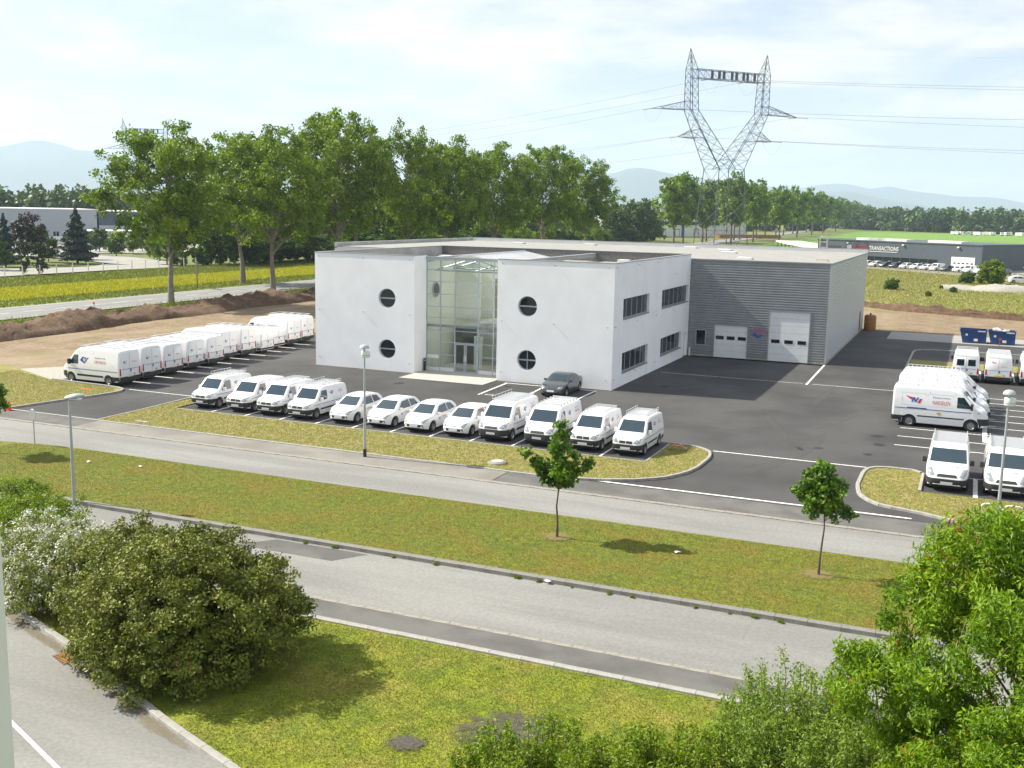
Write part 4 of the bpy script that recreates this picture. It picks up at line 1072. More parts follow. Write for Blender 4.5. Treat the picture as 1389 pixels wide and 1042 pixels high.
# entrance hall inside
parapet_in('hall_floor', -15.87, -8.97, HALLV + .12, 13.3, -.1, .03, 'inside_floor')
parapet_in('hall_wall', -15.98, -15.89, HALLV + .12, 13.4, .03, 8.4, 'inside_white')
parapet_in('hall_wall', -8.95, -8.86, HALLV + .12, 13.4, .03, 8.4, 'inside_white')
parapet_in('hall_wall', -15.87, -8.97, 9.0, 9.1, .03, 8.4, 'inside_white')
parapet_in('hall_wall', -15.87, -13.6, 7.0, 7.1, 3.7, 7.6, 'inside_white')
parapet_in('gallery_floor', -13.4, -8.98, 6.5, 8.98, 3.42, 3.66, 'inside_white')
parapet_in('gallery_edge', -15.86, -8.98, HALLV + .2, HALLV + .5, 3.44, 3.62, 'alu')
parapet_in('dark_partition', -15.5, -13.5, 6.0, 6.12, .03, 3.0, 'inside_dark')
parapet_in('dark_partition', -10.9, -9.1, 5.2, 5.3, .03, 2.9, 'inside_dark')
parapet_in('reception_wall', -12.9, -12.2, 4.4, 4.5, .03, 2.6, 'inside_white')
for u in (-12.6, -10.9): parapet_in('yellow_door', u, u + .95, 8.9, 8.97, 3.9, 6.2, 'inside_yellow')
parapet_in('wood_panel', -13.2, -9.1, 8.94, 8.985, 3.7, 6.9, 'inside_wood')
rl = MB()
for u in np.arange(-13.3, -9.0, .55): rl.tube((u, 6.55, 3.66), (u, 6.55, 4.62), .02)
rl.tube((-13.35, 6.55, 4.62), (-9.0, 6.55, 4.62), .03); rl.tube((-13.35, 6.55, 4.15), (-9.0, 6.55, 4.15), .018)
rl.build('gallery_railing', 'alu', ob)
ts = MB()
for v in (3.2, 6.4, 9.6):
    ts.tube((-15.8, v, 7.75), (-9.05, v, 7.75), .06); ts.tube((-15.8, v, 7.75), (-12.43, v, 8.75), .05); ts.tube((-9.05, v, 7.75), (-12.43, v, 8.75), .05)
    for u in (-14.1, -12.43, -10.75): ts.tube((u, v, 7.75), (u, v, 8.75 - abs(u + 12.43) * .28), .035)
    ts.tube((-14.1, v, 8.25), (-12.43, v, 7.75), .035); ts.tube((-10.75, v, 8.25), (-12.43, v, 7.75), .035)
ts.build('roof_truss', 'alu', ob)
rw = MB().lathe([(.62, -.04), (.62, .04), (.5, .04), (.5, -.04), (.62, -.04)], 28, 'y').build('inner_round_window', 'alu', ob, (-15.85, 3.5, 6.2), (0, 0, R(90)), smooth=40)
d = MB(); d.v = [(.52 * math.cos(2 * math.pi * k / 28), -.03, .52 * math.sin(2 * math.pi * k / 28)) for k in range(28)]; d.f = [tuple(range(28))]; d.build('pane', 'dim_glass', rw)
# entrance paving
pad = sheet('entrance_pad', [(-15.8, -2.55), (-8.9, -2.55), (-8.9, HALLV), (-15.8, HALLV)], 0.008, 'joint_mortar')
pv = MB().box(-.243, .243, -.243, .243, 0, .022).mesh('paver', 'paver')
for i in range(14):
    for j in range(9): add('paver', pv, pad, (-15.54 + .493 * i, -2.29 + .5 * j, .010 + random.uniform(-.002, .002)))
bo = thing('litter_bin', 'slim black post bin beside the glass entrance', 'bin', (-15.7, 1.4, 0.02))
MB().lathe([(0, 0), (.10, 0), (.10, .95), (.07, 1.0), (0, 1.0)], 12).build('bin_body', 'bumper_black', bo, smooth=40)
MB().lathe([(.103, .8), (.103, .86)], 12).build('band', 'alu', bo)

# ------------------------------------------------------------------ the grey warehouse
wh = thing('warehouse', 'grey corrugated metal warehouse joined to the white office block', 'building', (0, 0, 0))
WV, WU, WL, WB = 21.73, 11.99, -37.0, 54.0
def corrugated(mb, P, a0, a1, z0, z1, holes, pitch=.212, dep=.032):
    As = sorted({a0, a1, *[x for h in holes for x in h[:2]]})
    z = z0
    prof = [(0, 0), (.30, 0), (.45, 1), (.85, 1), (1, 0)]
    nrow = int(round((z1 - z0) / pitch)); pitch = (z1 - z0) / nrow
    for r in range(nrow):
        zz = z0 + r * pitch
        for a, b in zip(As, As[1:]):
            m = ((a + b) / 2, zz + pitch / 2)
            if any(h[0] < m[0] < h[1] and h[2] - .02 < m[1] < h[3] + .02 for h in holes): continue
            for (p, d), (q, e) in zip(prof, prof[1:]):
                mb.quad(P(a, zz + p * pitch, -d * dep), P(b, zz + p * pitch, -d * dep), P(b, zz + q * pitch, -e * dep), P(a, zz + q * pitch, -e * dep))
PWF = lambda a, z, d: (a, WV + d, z)
PWS = lambda a, z, d: (WU - d, a, z)
DH = [(2.30, 5.34, 0, 2.92), (7.03, 10.57, 0, 4.42), (.70, 1.63, .98, 2.38)]
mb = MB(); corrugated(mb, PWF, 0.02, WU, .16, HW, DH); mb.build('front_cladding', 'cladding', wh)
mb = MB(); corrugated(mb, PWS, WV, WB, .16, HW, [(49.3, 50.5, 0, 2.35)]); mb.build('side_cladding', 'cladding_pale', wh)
mb = MB(); mb.quad((WL, WV, 0), (-WF - .1, WV, 0), (-WF - .1, WV, HW), (WL, WV, HW)); mb.quad((WL, WV, 0), (WL, WB, 0), (WL, WB, HW), (WL, WV, HW)); mb.quad((WL, WB, 0), (WU, WB, 0), (WU, WB, HW), (WL, WB, HW))
mb.build('rear_cladding', 'cladding_pale', wh)
mb = MB(); mb.box(.02, 2.28, WV - .03, WV + .1, 0, .16).box(5.36, 7.01, WV - .03, WV + .1, 0, .16).box(10.59, WU + .02, WV - .03, WV + .1, 0, .16).box(WU - .1, WU + .02, WV + .1, WB, 0, .16)
mb.build('plinth', 'concrete', wh)
mb = MB()
mb.box(WU - .10, WU + .055, WV - .055, WV + .10, .16, HW + .02).build('corner_flashing', 'cladding_pale', wh)
MB().box(.02, WU + .06, WV - .07, WV + .2, HW + .0, HW + .10).build('eaves_flashing', 'coping', wh)
MB().box(WU - .2, WU + .06, WV + .2, WB, HW + .0, HW + .10).build('eaves_flashing', 'coping', wh)
MB().box(WL, WU - .2, WV + .2, WB - .3, HW - .10, HW + .05).build('roof_deck', 'roof_membrane', wh)
MB().box(WL, WU + .06, WB - .3, WB, HW - .1, HW + .42).build('rear_parapet', 'bldg_white', wh)
MB().box(WL - .02, WU + .08, WB - .34, WB + .04, HW + .421, HW + .46).build('coping', 'coping', wh)
MB().box(WL, WL + .3, WV, WB - .35, HW - .1, HW + .42).build('side_parapet', 'concrete_roof', wh)
def sectional(u0, u1, h, rows, wins, wr):
    d = MB().box(u0 - .08, u0, WV - .06, WV + .12, 0, h + .08).box(u1, u1 + .08, WV - .06, WV + .12, 0, h + .08).box(u0, u1, WV - .06, WV + .12, h, h + .08).build('loading_door', 'coping', wh)
    ph = h / rows
    for r in range(rows):
        MB().box(u0, u1, WV + .04, WV + .09, r * ph + .006, (r + 1) * ph - .006).build('door_panel', 'door_white', d)
    for (a, b) in wins:
        MB().box(a, b, WV + .02, WV + .045, wr[0], wr[1]).build('door_window', 'dark_glass', d)
sectional(2.38, 5.27, 2.86, 5, [(2.50, 3.20), (3.48, 4.16), (4.45, 5.15)], (1.60, 1.91))
sectional(7.11, 10.49, 4.34, 7, [(7.34, 8.05), (8.46, 9.18), (9.57, 10.28)], (1.58, 1.89))
wf = MB().box(.70, 1.63, WV - .05, WV + .03, .98, 1.05).box(.70, 1.63, WV - .05, WV + .03, 2.31, 2.38).box(.70, .77, WV - .05, WV + .03, 1.05, 2.31).box(1.56, 1.63, WV - .05, WV + .03, 1.05, 2.31).build('window_frame', 'alu', wh)
MB().box(.77, 1.56, WV, WV + .01, 1.05, 2.31).build('pane', 'dark_glass', wf)
MB().box(WU - .08, WU - .02, 49.35, 50.45, .02, 2.3).build('side_door', 'bldg_blue', wh)
sg = MB()
sgn = thing('wall_emblem', 'pink and blue company emblem fixed between the two loading doors', 'sign', (6.22, WV - .075, 2.42))
t_v, t_f, t_w = text_geo('CONTINUA')
V = []
for x, y in t_v:
    a = x / t_w * 1.0; yy = y * .34 * (1.15 - .5 * abs(a)) + .20 - .55 * a * a
    V.append((a * 1.40, -.012, yy))
me = bpy.data.meshes.new('lettering'); me.from_pydata(V, [], t_f); me.materials.append(MATS['magenta_print']); add('lettering', me, sgn)
MB().prism([(-.62, -.22), (-.30, -.06), (-.08, -.20), (.02, -.34), (.58, -.18), (.0, -.47)], -.012, 0).build('blue_emblem', 'blue_print', sgn, None, (R(90), 0, 0))
MB().prism([(-.04, -.12), (.38, -.12), (.14, -.29)], -.013, 0).build('red_emblem', 'red_print', sgn, None, (R(90), 0, 0))
for (u0, v0, w, l, mat, nm, lb) in ((3.4, 24.2, 1.4, 1.2, 'bldg_white', 'roof_skylight', 'white domed skylight on the warehouse roof near the office'), (10.0, 26.0, 1.1, 1.0, 'bldg_beige', 'roof_skylight', 'cream domed skylight near the front corner of the warehouse roof')):
    t = MB().box(u0, u0 + w, v0, v0 + l, HW + .05, HW + .16).build(nm, 'bldg_white', wh)
    MB().box(u0 + .08, u0 + w - .08, v0 + .08, v0 + l - .08, HW + .16, HW + .24).build('dome', mat, t)
for (u0, v0) in ((-8, 50), (-3, 45), (-20, 49), (-28, 46), (-1, 38)):
    MB().box(u0, u0 + 1.5, v0, v0 + 1.2, HW + .05, HW + .22).build('roof_skylight', 'bldg_white', wh)
lc = MB()
for (a, b) in ((6.7, 54.1), (7.5, 54.1), (6.7, 54.9), (7.5, 54.9)): lc.tube((a, b, 6), (a, b, HW + 1.7), .035)
for z in (HW + .5, HW + 1.1, HW + 1.7):
    lc.tube((6.7, 54.1, z), (7.5, 54.1, z), .03); lc.tube((6.7, 54.9, z), (7.5, 54.9, z), .03); lc.tube((6.7, 54.1, z), (6.7, 54.9, z), .03); lc.tube((7.5, 54.1, z), (7.5, 54.9, z), .03)
lc.build('roof_ladder', 'steel_galv', wh)
MB().tube((.28, WV - .35, 0), (.28, WV - .35, .75), .07, n=10).build('guard_post', 'bldg_white', wh)
tk = thing('fuel_tank', 'rust-brown upright tank at the back corner of the warehouse', 'tank', (12.85, 53.2, 0))
MB().lathe([(0, 0), (.62, 0), (.64, .1), (.64, 1.55), (.5, 1.72), (0, 1.76)], 18).build('shell', 'rust_tank', tk, smooth=40)
MB().tube((0, 0, 1.74), (0, 0, 1.92), .1, n=10).build('cap', 'iron', tk)

# ------------------------------------------------------------------ vehicles
class Proto: pass
def vehicle_body(S):
    L = S['L']; hw = S['W'] / 2
    tx = np.array([p[0] for p in S['top']]); tz = np.array([p[1] for p in S['top']])
    px = np.array([p[0] for p in S['plan']]); ps = np.array([p[1] for p in S['plan']])
    wz = np.array([p[0] for p in S['wz']]); ws = np.array([p[1] for p in S['wz']])
    ra = S['rw'] + .075
    xs = set(np.linspace(-L / 2, L / 2, 46).round(4)) | set(tx.round(4)) | set(px.round(4))
    for xw in S['ax']:
        xs |= set((xw + ra * np.array([-1.001, -.999, -.94, -.8, -.6, -.3, 0, .3, .6, .8, .94, .999, 1.001])).round(4))
    xs = np.array(sorted(x for x in xs if -L / 2 - 1e-6 <= x <= L / 2 + 1e-6))
    keep = [xs[0]]
    for x in xs[1:]:
        if x - keep[-1] > 0.0006: keep.append(x)
    xs = np.array(keep)
    NS, NC = 9, 4
    V = []; F = []; ring = 2 * (NS + NC + 2) 
    for x in xs:
        zt = float(np.interp(x, tx, tz)); pl = float(np.interp(x, px, ps)) * hw
        zb = S['zb'] + max(0, (abs(x) - L / 2 + .45)) * S.get('kick', .25)
        for xw in S['ax']:
            if abs(x - xw) < ra: zb = max(zb, S['rw'] + math.sqrt(ra * ra - (x - xw) ** 2) - .0)
        r = min(S['r'], (zt - zb) * .45, pl * .5)
        half = []
        for k in range(NS + 1):
            z = zb + (zt - r - zb) * k / NS
            half.append((pl * float(np.interp(z, wz, ws)), z))
        yb, zc = half[-1]
        for k in range(1, NC):
            a = math.pi / 2 * k / NC
            half.append((yb - r + r * math.cos(a), zc + r * math.sin(a)))
        half.append((yb - r, zt))
        half.append(((yb - r) * .5, zt + S.get('crown', .02) * .75))
        pts = [(x, y, z) for y, z in half] + [(x, -y, z) for y, z in half[::-1]]
        V += pts; ring = len(pts)
    n = len(xs)
    for i in range(n - 1):
        for k in range(ring):
            a = i * ring + k; b = i * ring + (k + 1) % ring
            F.append((a, b, b + ring, a + ring))
    F.append(tuple(range(ring))[::-1]); F.append(tuple((n - 1) * ring + k for k in range(ring)))
    mb = MB(); mb.v = V; mb.f = F
    return mb
def cast(bvh, d, p):
    """p: 2-D position in the view from side d; returns a point just proud of the body"""
    if d == 'L': o, r = Vector((p[0], 5, p[1])), Vector((0, -1, 0))
    elif d == 'R': o, r = Vector((p[0], -5, p[1])), Vector((0, 1, 0))
    elif d == 'F': o, r = Vector((6, p[0], p[1])), Vector((-1, 0, 0))
    elif d == 'B': o, r = Vector((-6, p[0], p[1])), Vector((1, 0, 0))
    else: o, r = Vector((p[0], p[1], 5)), Vector((0, 0, -1))
    h = bvh.ray_cast(o, r)
    if h[0] is None:
        q = bvh.find_nearest(o + r * (5 if d not in 'FB' else 6))
        return q[0], -r
    nn = h[1]
    if nn.dot(r) > 0: nn = -nn
    return h[0], nn
def patch(bvh, d, c, n=6, m=6, off=.008):
    mb = MB()
    for i in range(n + 1):
        for j in range(m + 1):
            s, t = i / n, j / m
            p = [(c[0][k] * (1 - s) + c[1][k] * s) * (1 - t) + (c[3][k] * (1 - s) + c[2][k] * s) * t for k in (0, 1)]
            q, nn = cast(bvh, d, p); mb.v.append(tuple(q + nn * off))
    for i in range(n):
        for j in range(m):
            a = i * (m + 1) + j; mb.f.append((a, a + m + 1, a + m + 2, a + 1))
    return mb
def decal(bvh, d, polys, cen, sc, off=.010, flipx=None):
    """flat print: polygons in a reading frame (x right, y up as read from side d)"""
    sx = {'L': -1, 'R': 1, 'F': 1, 'B': -1, 'T': 1}[d]
    mb = MB()
    for poly in polys:
        i = len(mb.v)
        for x, y in poly:
            p = (cen[0] + sx * x * sc, cen[1] + y * sc) if d != 'T' else (cen[0] - y * sc, cen[1] + x * sc)
            q, nn = cast(bvh, d, p); mb.v.append(tuple(q + nn * off))
        mb.f.append(tuple(range(i, len(mb.v))))
    return mb
TXT = {}
def word(bvh, d, s, cen, h, wid=None, off=.010):
    if s not in TXT: TXT[s] = text_geo(s)
    v, f, w = TXT[s]
    k = (wid / w) if wid else h
    sx = {'L': -1, 'R': 1, 'F': 1, 'B': -1, 'T': 1}[d]
    mb = MB()
    for x, y in v:
        p = (cen[0] + sx * x * k, cen[1] + y * h) if d != 'T' else (cen[0] - y * h, cen[1] + x * k)
        q, nn = cast(bvh, d, p); mb.v.append(tuple(q + nn * off))
    mb.f = f
    return mb
def rawmesh(mb, name, mat):
    me = bpy.data.meshes.new(name); me.from_pydata(mb.v, [], mb.f); me.materials.append(MATS[mat]); me.update(); return me
def wheel_meshes(r, w=.2):
    ty = MB().lathe([(r * .60, -w / 2), (r * .93, -w / 2), (r, -w / 2 + .04), (r, w / 2 - .04), (r * .93, w / 2), (r * .60, w / 2)], 22, 'y').mesh('wheel', 'tyre', 40)
    ri = MB().lathe([(0, .075), (r * .16, .078), (r * .2, .06), (r * .5, .05), (r * .60, .085), (r * .63, .10), (r * .63, -.05)], 22, 'y')
    for k in range(6):
        a = k * math.pi / 3
        ri.tube((r * .18 * math.cos(a), .064, r * .18 * math.sin(a)), (r * .56 * math.cos(a), .064, r * .56 * math.sin(a)), r * .075, n=4)
    return ty, ri.mesh('rim', 'rim', 40)
BLUE_DIAMOND = [[(-.5, -.05), (-.15, .30), (.02, .30), (-.12, .02), (.10, -.18), (.5, .25), (.62, .25), (.1, -.35)]]
RED_BIT = [[(.02, .26), (.36, .26), (.28, .10), (.06, .10)], [(.08, .05), (.26, .05), (.14, -.10)]]
NRED = [[(-1.0, .42), (-.05, .22), (-.22, -.08)], [(.42, -.42), (.70, -.42), (.95, .10), (.66, .10)]]
NBLUE = [[(-.30, -.32), (-.12, -.32), (.12, .26), (-.06, .26)], [(-.06, .26), (.12, .26), (.28, -.32), (.10, -.32)], [(.10, -.32), (.28, -.32), (.56, .26), (.38, .26)]]
def proto(S):
    P = Proto(); P.parts = []; P.S = S
    mb = vehicle_body(S)
    body = mb.mesh('body', S.get('paint', 'car_white'), 35)
    bm = bmesh.new(); bm.from_mesh(body); bvh = BVHTree.FromBMesh(bm); bm.free()
    P.bvh = bvh
    A = lambda name, me, sub=None: P.parts.append((name, me, None, sub or []))
    A('body', body)
    L = S['L']; hw = S['W'] / 2
    ub = MB().box(-L / 2 + .25, L / 2 - .3, -hw * .72, hw * .72, .17, S['rw'] * 2 + .12).mesh('underbody', 'bumper_black'); A('underbody', ub)
    for c in S['windshield']: A('windshield', patch(bvh, 'F', c, 8, 6).mesh('windshield', 'car_glass', 40))
    for c in S.get('side_glass', []):
        for d in 'LR': A('side_window', patch(bvh, d, c, 6, 4).mesh('side_window', 'car_glass', 40))
    for c in S.get('rear_glass', []): A('rear_window', patch(bvh, 'B', c, 6, 4).mesh('rear_window', 'car_glass', 40))
    for c in S['headlight']:
        for s in (1, -1): A('headlight', patch(bvh, 'F', [(s * y, z) for y, z in c], 4, 4, .010).mesh('headlight', 'lens', 40))
    for c in S['tail']:
        for s in (1, -1): A('tail_light', patch(bvh, 'B', [(s * y, z) for y, z in c], 2, 4, .012).mesh('tail_light', 'red_lens', 40))
    for c, mat in S.get('grille', []): A('grille', patch(bvh, 'F', c, 6, 3, .011).mesh('grille', mat, 40))
    if 'fb' in S:   # moulded bumpers wrap round the nose and the tail
        z0, z1, xx = S['fb']
        T = dict(S); sub = [p for p in mb.v]
        for nm, x0, x1, zz0, zz1 in (('front_bumper', L / 2 - xx, L / 2 + 1, z0, z1), ('rear_bumper', -L / 2 - 1, -L / 2 + S['rb'][2], S['rb'][0], S['rb'][1])):
            q = MB()
            for s in (1, -1):
                xa, xb = max(x0, -L / 2 + .004), min(x1, L / 2 - .004)
                p = patch(bvh, 'L' if s > 0 else 'R', [(xa, zz0), (xb, zz0), (xb, zz1), (xa, zz1)], 10, 4, .018)
                i = len(q.v); q.v += p.v; q.f += [tuple(i + k for k in f) for f in p.f]
            d = 'F' if nm[0] == 'f' else 'B'
            w = hw * float(np.interp(L / 2 - .02 if d == 'F' else -L / 2 + .02, [a for a, b in S['plan']], [b for a, b in S['plan']])) * .96
            w2 = hw * .93
            p = patch(bvh, d, [(-w2, zz0), (w2, zz0), (w2, zz1), (-w2, zz1)], 18, 4, .020)
            i = len(q.v); q.v += p.v; q.f += [tuple(i + k for k in f) for f in p.f]
            A(nm, q.mesh(nm, S.get('bumper_mat', 'bumper_black'), 50))
    zp = S.get('plate_z', .5)
    A('number_plate', patch(bvh, 'F', [(-.26, zp - .06), (.26, zp - .06), (.26, zp + .06), (-.26, zp + .06)], 2, 1, .034).mesh('number_plate', 'plate'))
    zr = S.get('rplate_z', .62)
    A('number_plate', patch(bvh, 'B', [(-.26, zr - .055), (.26, zr - .055), (.26, zr + .055), (-.26, zr + .055)], 2, 1, .034).mesh('number_plate', S.get('rplate', 'plate')))
    ty, ri = wheel_meshes(S['rw'])
    for xw in S['ax']:
        for s in (1, -1):
            P.parts.append(('wheel', ty, ((xw, s * (hw - .12), S['rw']), (0, 0, 0 if s > 0 else math.pi)), [('rim', ri)]))
    mx, mz, msz = S['mirror']
    for s in (1, -1):
        q = cast(bvh, 'L' if s > 0 else 'R', (mx, mz))[0]
        m = MB(); y0, y1 = sorted((q.y + s * .03, q.y + s * (.03 + msz[0])))
        m.box(mx - .05, mx + .09, y0, y1, mz - msz[1] * .3, mz + msz[1] * .7); m.tube((mx, q.y - s * .03, mz - .02), (mx, q.y + s * .05, mz), .03)
        A('wing_mirror', m.mesh('wing_mirror', S.get('mirror_mat', 'bumper_black')))
    for c, d, mat, nm in S.get('panels', []):
        for dd in d: A(nm, patch(bvh, dd, c, 8, 1, .007).mesh(nm, mat))
    for fn in S.get('extra', []): fn(P, bvh, A)
    return P
def rack(z, x0, x1, w, nbar, rails=True, h=.10, ladder=False, posts=True, mat='rack_alu', basket=0.0):
    m = MB()
    for s in (1, -1):
        m.tube((x0, s * w, z + h), (x1, s * w, z + h), .022, n=5)
        if basket:
            m.tube((x0, s * w, z + h + basket), (x1, s * w, z + h + basket), .02, n=5)
            for k in range(7):
                x = x0 + (x1 - x0) * k / 6; m.tube((x, s * w, z + h), (x, s * w, z + h + basket), .014, n=4)
        for k in range(4):
            x = x0 + (x1 - x0) * (k + .3) / 3.7; m.tube((x, s * w, z - .06), (x, s * w, z + h), .025, n=5)
    for k in range(nbar):
        x = x0 + (x1 - x0) * k / (nbar - 1); m.tube((x, -w, z + h), (x, w, z + h), .02 if nbar > 6 else .03, n=5)
    if ladder:
        for s in (-.12, .12): m.tube((x0 + .1, s - .2, z + h + .05), (x1 - .1, s - .2, z + h + .05), .02, n=4)
    return m.mesh('roof_rack', mat)
def livery_blue(xe, ze, se, xw, zw, ww, hood=None, rear=None, both='LR'):
    def fn(P, bvh, A):
        for d in both:
            A('emblem', rawmesh(decal(bvh, d, BLUE_DIAMOND, (xe, ze), se), 'emblem', 'blue_print'))
            A('emblem_red', rawmesh(decal(bvh, d, RED_BIT, (xe, ze), se, .012), 'emblem_red', 'red_print'))
            A('lettering', rawmesh(word(bvh, d, 'CERTINOX', (xw, zw), ww * .19, ww), 'lettering', 'red_print'))
            A('small_lettering', rawmesh(word(bvh, d, 'Equipements', (xw, zw + ww * .26), ww * .14, ww * .9), 'small_lettering', 'blue_print'))
        if hood: A('hood_lettering', rawmesh(word(bvh, 'T', 'CERTINOX', hood, .085, .62), 'hood_lettering', 'red_print'))
        if rear:
            A('rear_emblem', rawmesh(decal(bvh, 'B', BLUE_DIAMOND, (rear[0], rear[1]), .34), 'rear_emblem', 'blue_print'))
            A('rear_lettering', rawmesh(word(bvh, 'B', 'CERTINOX', (rear[2], rear[1] - .02), .085, .42), 'rear_lettering', 'red_print'))
    return fn
def livery_red(xe, ze, se, xw, zw, ww, rear=None, both='LR'):
    def fn(P, bvh, A):
        for d in both:
            A('emblem', rawmesh(decal(bvh, d, NBLUE, (xe, ze), se, .012), 'emblem', 'blue_print'))
            A('emblem_red', rawmesh(decal(bvh, d, NRED, (xe, ze), se), 'emblem_red', 'red_print'))
            A('lettering', rawmesh(word(bvh, d, 'NAEGELEN', (xw, zw), ww * .24, ww), 'lettering', 'red_print'))
            A('small_lettering', rawmesh(word(bvh, d, 'Equipements', (xw, zw + ww * .30), ww * .14, ww * .98), 'small_lettering', 'blue_print'))
            A('tag_line', rawmesh(word(bvh, d, 'Sanitaire Chauffage', (xe + .1, ze - .55), .06, .85), 'tag_line', 'grey_print'))
            A('side_badge', rawmesh(decal(bvh, d, [[(-.16, 0), (0, .09), (.16, 0), (0, -.09)]], (xw - .1, .93), 1), 'side_badge', 'plate_yellow'))
        if rear:
            A('rear_emblem', rawmesh(decal(bvh, 'B', NRED + NBLUE, (rear[0], rear[1]), .22), 'rear_emblem', 'red_print'))
            A('rear_lettering', rawmesh(word(bvh, 'B', 'NAEGELEN', (rear[2], rear[1] - .32), .085, .42), 'rear_lettering', 'red_print'))
    return fn
def seams(bx, z0, z1, d='LR'):
    return [([(x, z0), (x + .022, z0), (x + .022, z1), (x, z1)], d, 'seam', 'door_seam') for x in bx]
def rear_doors(P, bvh, A):
    S = P.S; zt = S['H'] - .2
    A('door_seam', patch(bvh, 'B', [(-.012, .62), (.012, .62), (.012, zt), (-.012, zt)], 1, 6, .006).mesh('door_seam', 'seam'))
    A('door_handle', patch(bvh, 'B', [(-.14, .98), (-.04, .98), (-.04, 1.15), (-.14, 1.15)], 1, 1, .02).mesh('door_handle', 'bumper_black'))
    A('rear_moulding', patch(bvh, 'B', [(-.75, 1.16), (.75, 1.16), (.75, 1.19), (-.75, 1.19)], 4, 1, .012).mesh('rear_moulding', 'blue_print'))
    A('rear_badge', rawmesh(decal(bvh, 'B', [[(-.14, 0), (0, .08), (.14, 0), (0, -.08)]], (-.42, .78), 1, .012), 'rear_badge', 'plate_yellow'))
def panels_van(x0, x1, z0, z1):
    """pressed rectangles of a van side"""
    def fn(P, bvh, A):
        for d in 'LR':
            for (a, b) in ((x0, (x0 + x1) / 2 - .05), ((x0 + x1) / 2 + .05, x1)):
                for c in ([(a, z0), (b, z0), (b, z0 + .02), (a, z0 + .02)], [(a, z1), (b, z1), (b, z1 + .02), (a, z1 + .02)], [(a, z0), (a + .02, z0), (a + .02, z1), (a, z1)], [(b - .02, z0), (b, z0), (b, z1), (b - .02, z1)]):
                    A('pressing', patch(bvh, d, c, 2, 1, .004).mesh('pressing', 'plate'))
    return fn
big_top = [(-2.70, 2.26), (-2.67, 2.40), (-2.52, 2.47), (-1, 2.51), (0.6, 2.51), (.95, 2.47), (1.22, 2.34), (1.45, 2.14), (2.02, 1.46), (2.14, 1.36), (2.45, 1.16), (2.60, 1.00), (2.67, .84), (2.70, .66)]
DUC = dict(L=5.4, W=2.05, H=2.5, zb=.26, rw=.345, ax=(1.75, -1.70), r=.13, top=big_top, crown=.02,
    wz=[(.2, .94), (.5, .985), (.8, 1), (1.2, 1), (1.6, .975), (2.5, .87)], plan=[(-2.70, .965), (-2.6, 1), (1.3, 1), (2.0, .98), (2.35, .93), (2.55, .84), (2.66, .72), (2.70, .62)],
    windshield=[[(-.80, 1.50), (.80, 1.50), (.73, 2.20), (-.73, 2.20)]], side_glass=[[(1.02, 1.36), (1.86, 1.36), (1.40, 1.98), (1.02, 1.98)]],
    headlight=[[(.50, .98), (.82, .98), (.86, 1.30), (.62, 1.22)]], tail=[[(.83, .74), (.965, .74), (.95, 1.25), (.85, 1.25)]], grille=[([(-.45, .92), (.45, .92), (.42, 1.02), (-.42, 1.02)], 'bumper_black')],
    fb=(.27, .80, .62), rb=(.28, .66, .80), plate_z=.55, rplate_z=.68, mirror=(1.72, 1.42, (.20, .36)),
    panels=[([(-1.25, .52), (1.15, .52), (1.15, .66), (-1.25, .66)], 'LR', 'bumper_black', 'side_moulding'), ([(-2.55, .98), (2.0, .98), (2.0, 1.025), (-2.55, 1.025)], 'LR', 'blue_print', 'side_stripe')] + seams((.93, -.35), .45, 2.2),
    extra=[livery_blue(.50, 1.66, .72, -1.0, 1.58, 1.05, None, (.45, 1.66, -.42)), rear_doors])
P_DUC = proto(DUC)
DUC_RACK = rack(2.50, -2.45, .95, .80, 5, h=.13)
MAS = dict(DUC); MAS.update(plan=[(-2.70, .965), (-2.6, 1), (1.2, 1), (1.9, .98), (2.3, .93), (2.52, .86), (2.65, .76), (2.70, .66)],
    top=[(-2.70, 2.20), (-2.67, 2.36), (-2.52, 2.44), (-1, 2.48), (.45, 2.47), (.85, 2.40), (1.15, 2.24), (1.9, 1.52), (2.06, 1.40), (2.45, 1.20), (2.60, 1.06), (2.68, .86), (2.70, .62)],
    windshield=[[(-.80, 1.55), (.80, 1.55), (.72, 2.16), (-.72, 2.16)]], side_glass=[[(.92, 1.36), (1.78, 1.36), (1.28, 2.0), (.92, 2.0)]], rplate='plate_yellow',
    panels=[([(-1.25, .66), (1.35, .66), (1.35, .74), (-1.25, .74)], 'LR', 'bumper_black', 'side_moulding'), ([(-2.55, 1.10), (2.2, 1.10), (2.2, 1.145), (-2.55, 1.145)], 'LR', 'blue_print', 'side_stripe'), ([(-1.85, 1.12), (-.75, 1.12), (-.75, 1.2), (-1.85, 1.2)], 'LR', 'bumper_black', 'slide_rail')] + seams((.80, -.62), .45, 2.2),
    extra=[livery_red(-1.5, 1.68, .50, .05, 1.58, .98, (.40, 1.86, -.40)), rear_doors, panels_van(-2.2, .70, 1.32, 2.05)])
P_MAS = proto(MAS)
MAS_RACK = rack(2.46, -2.5, .8, .82, 13, h=.12)
MW = dict(MAS); MW.update(rear_glass=[[(-.72, 1.42), (-.14, 1.42), (-.14, 1.98), (-.70, 1.98)], [(.14, 1.42), (.72, 1.42), (.70, 1.98), (.14, 1.98)]], extra=[rear_doors, livery_red(-1.5, 1.68, .50, .05, 1.58, .98)])
P_MW = proto(MW)
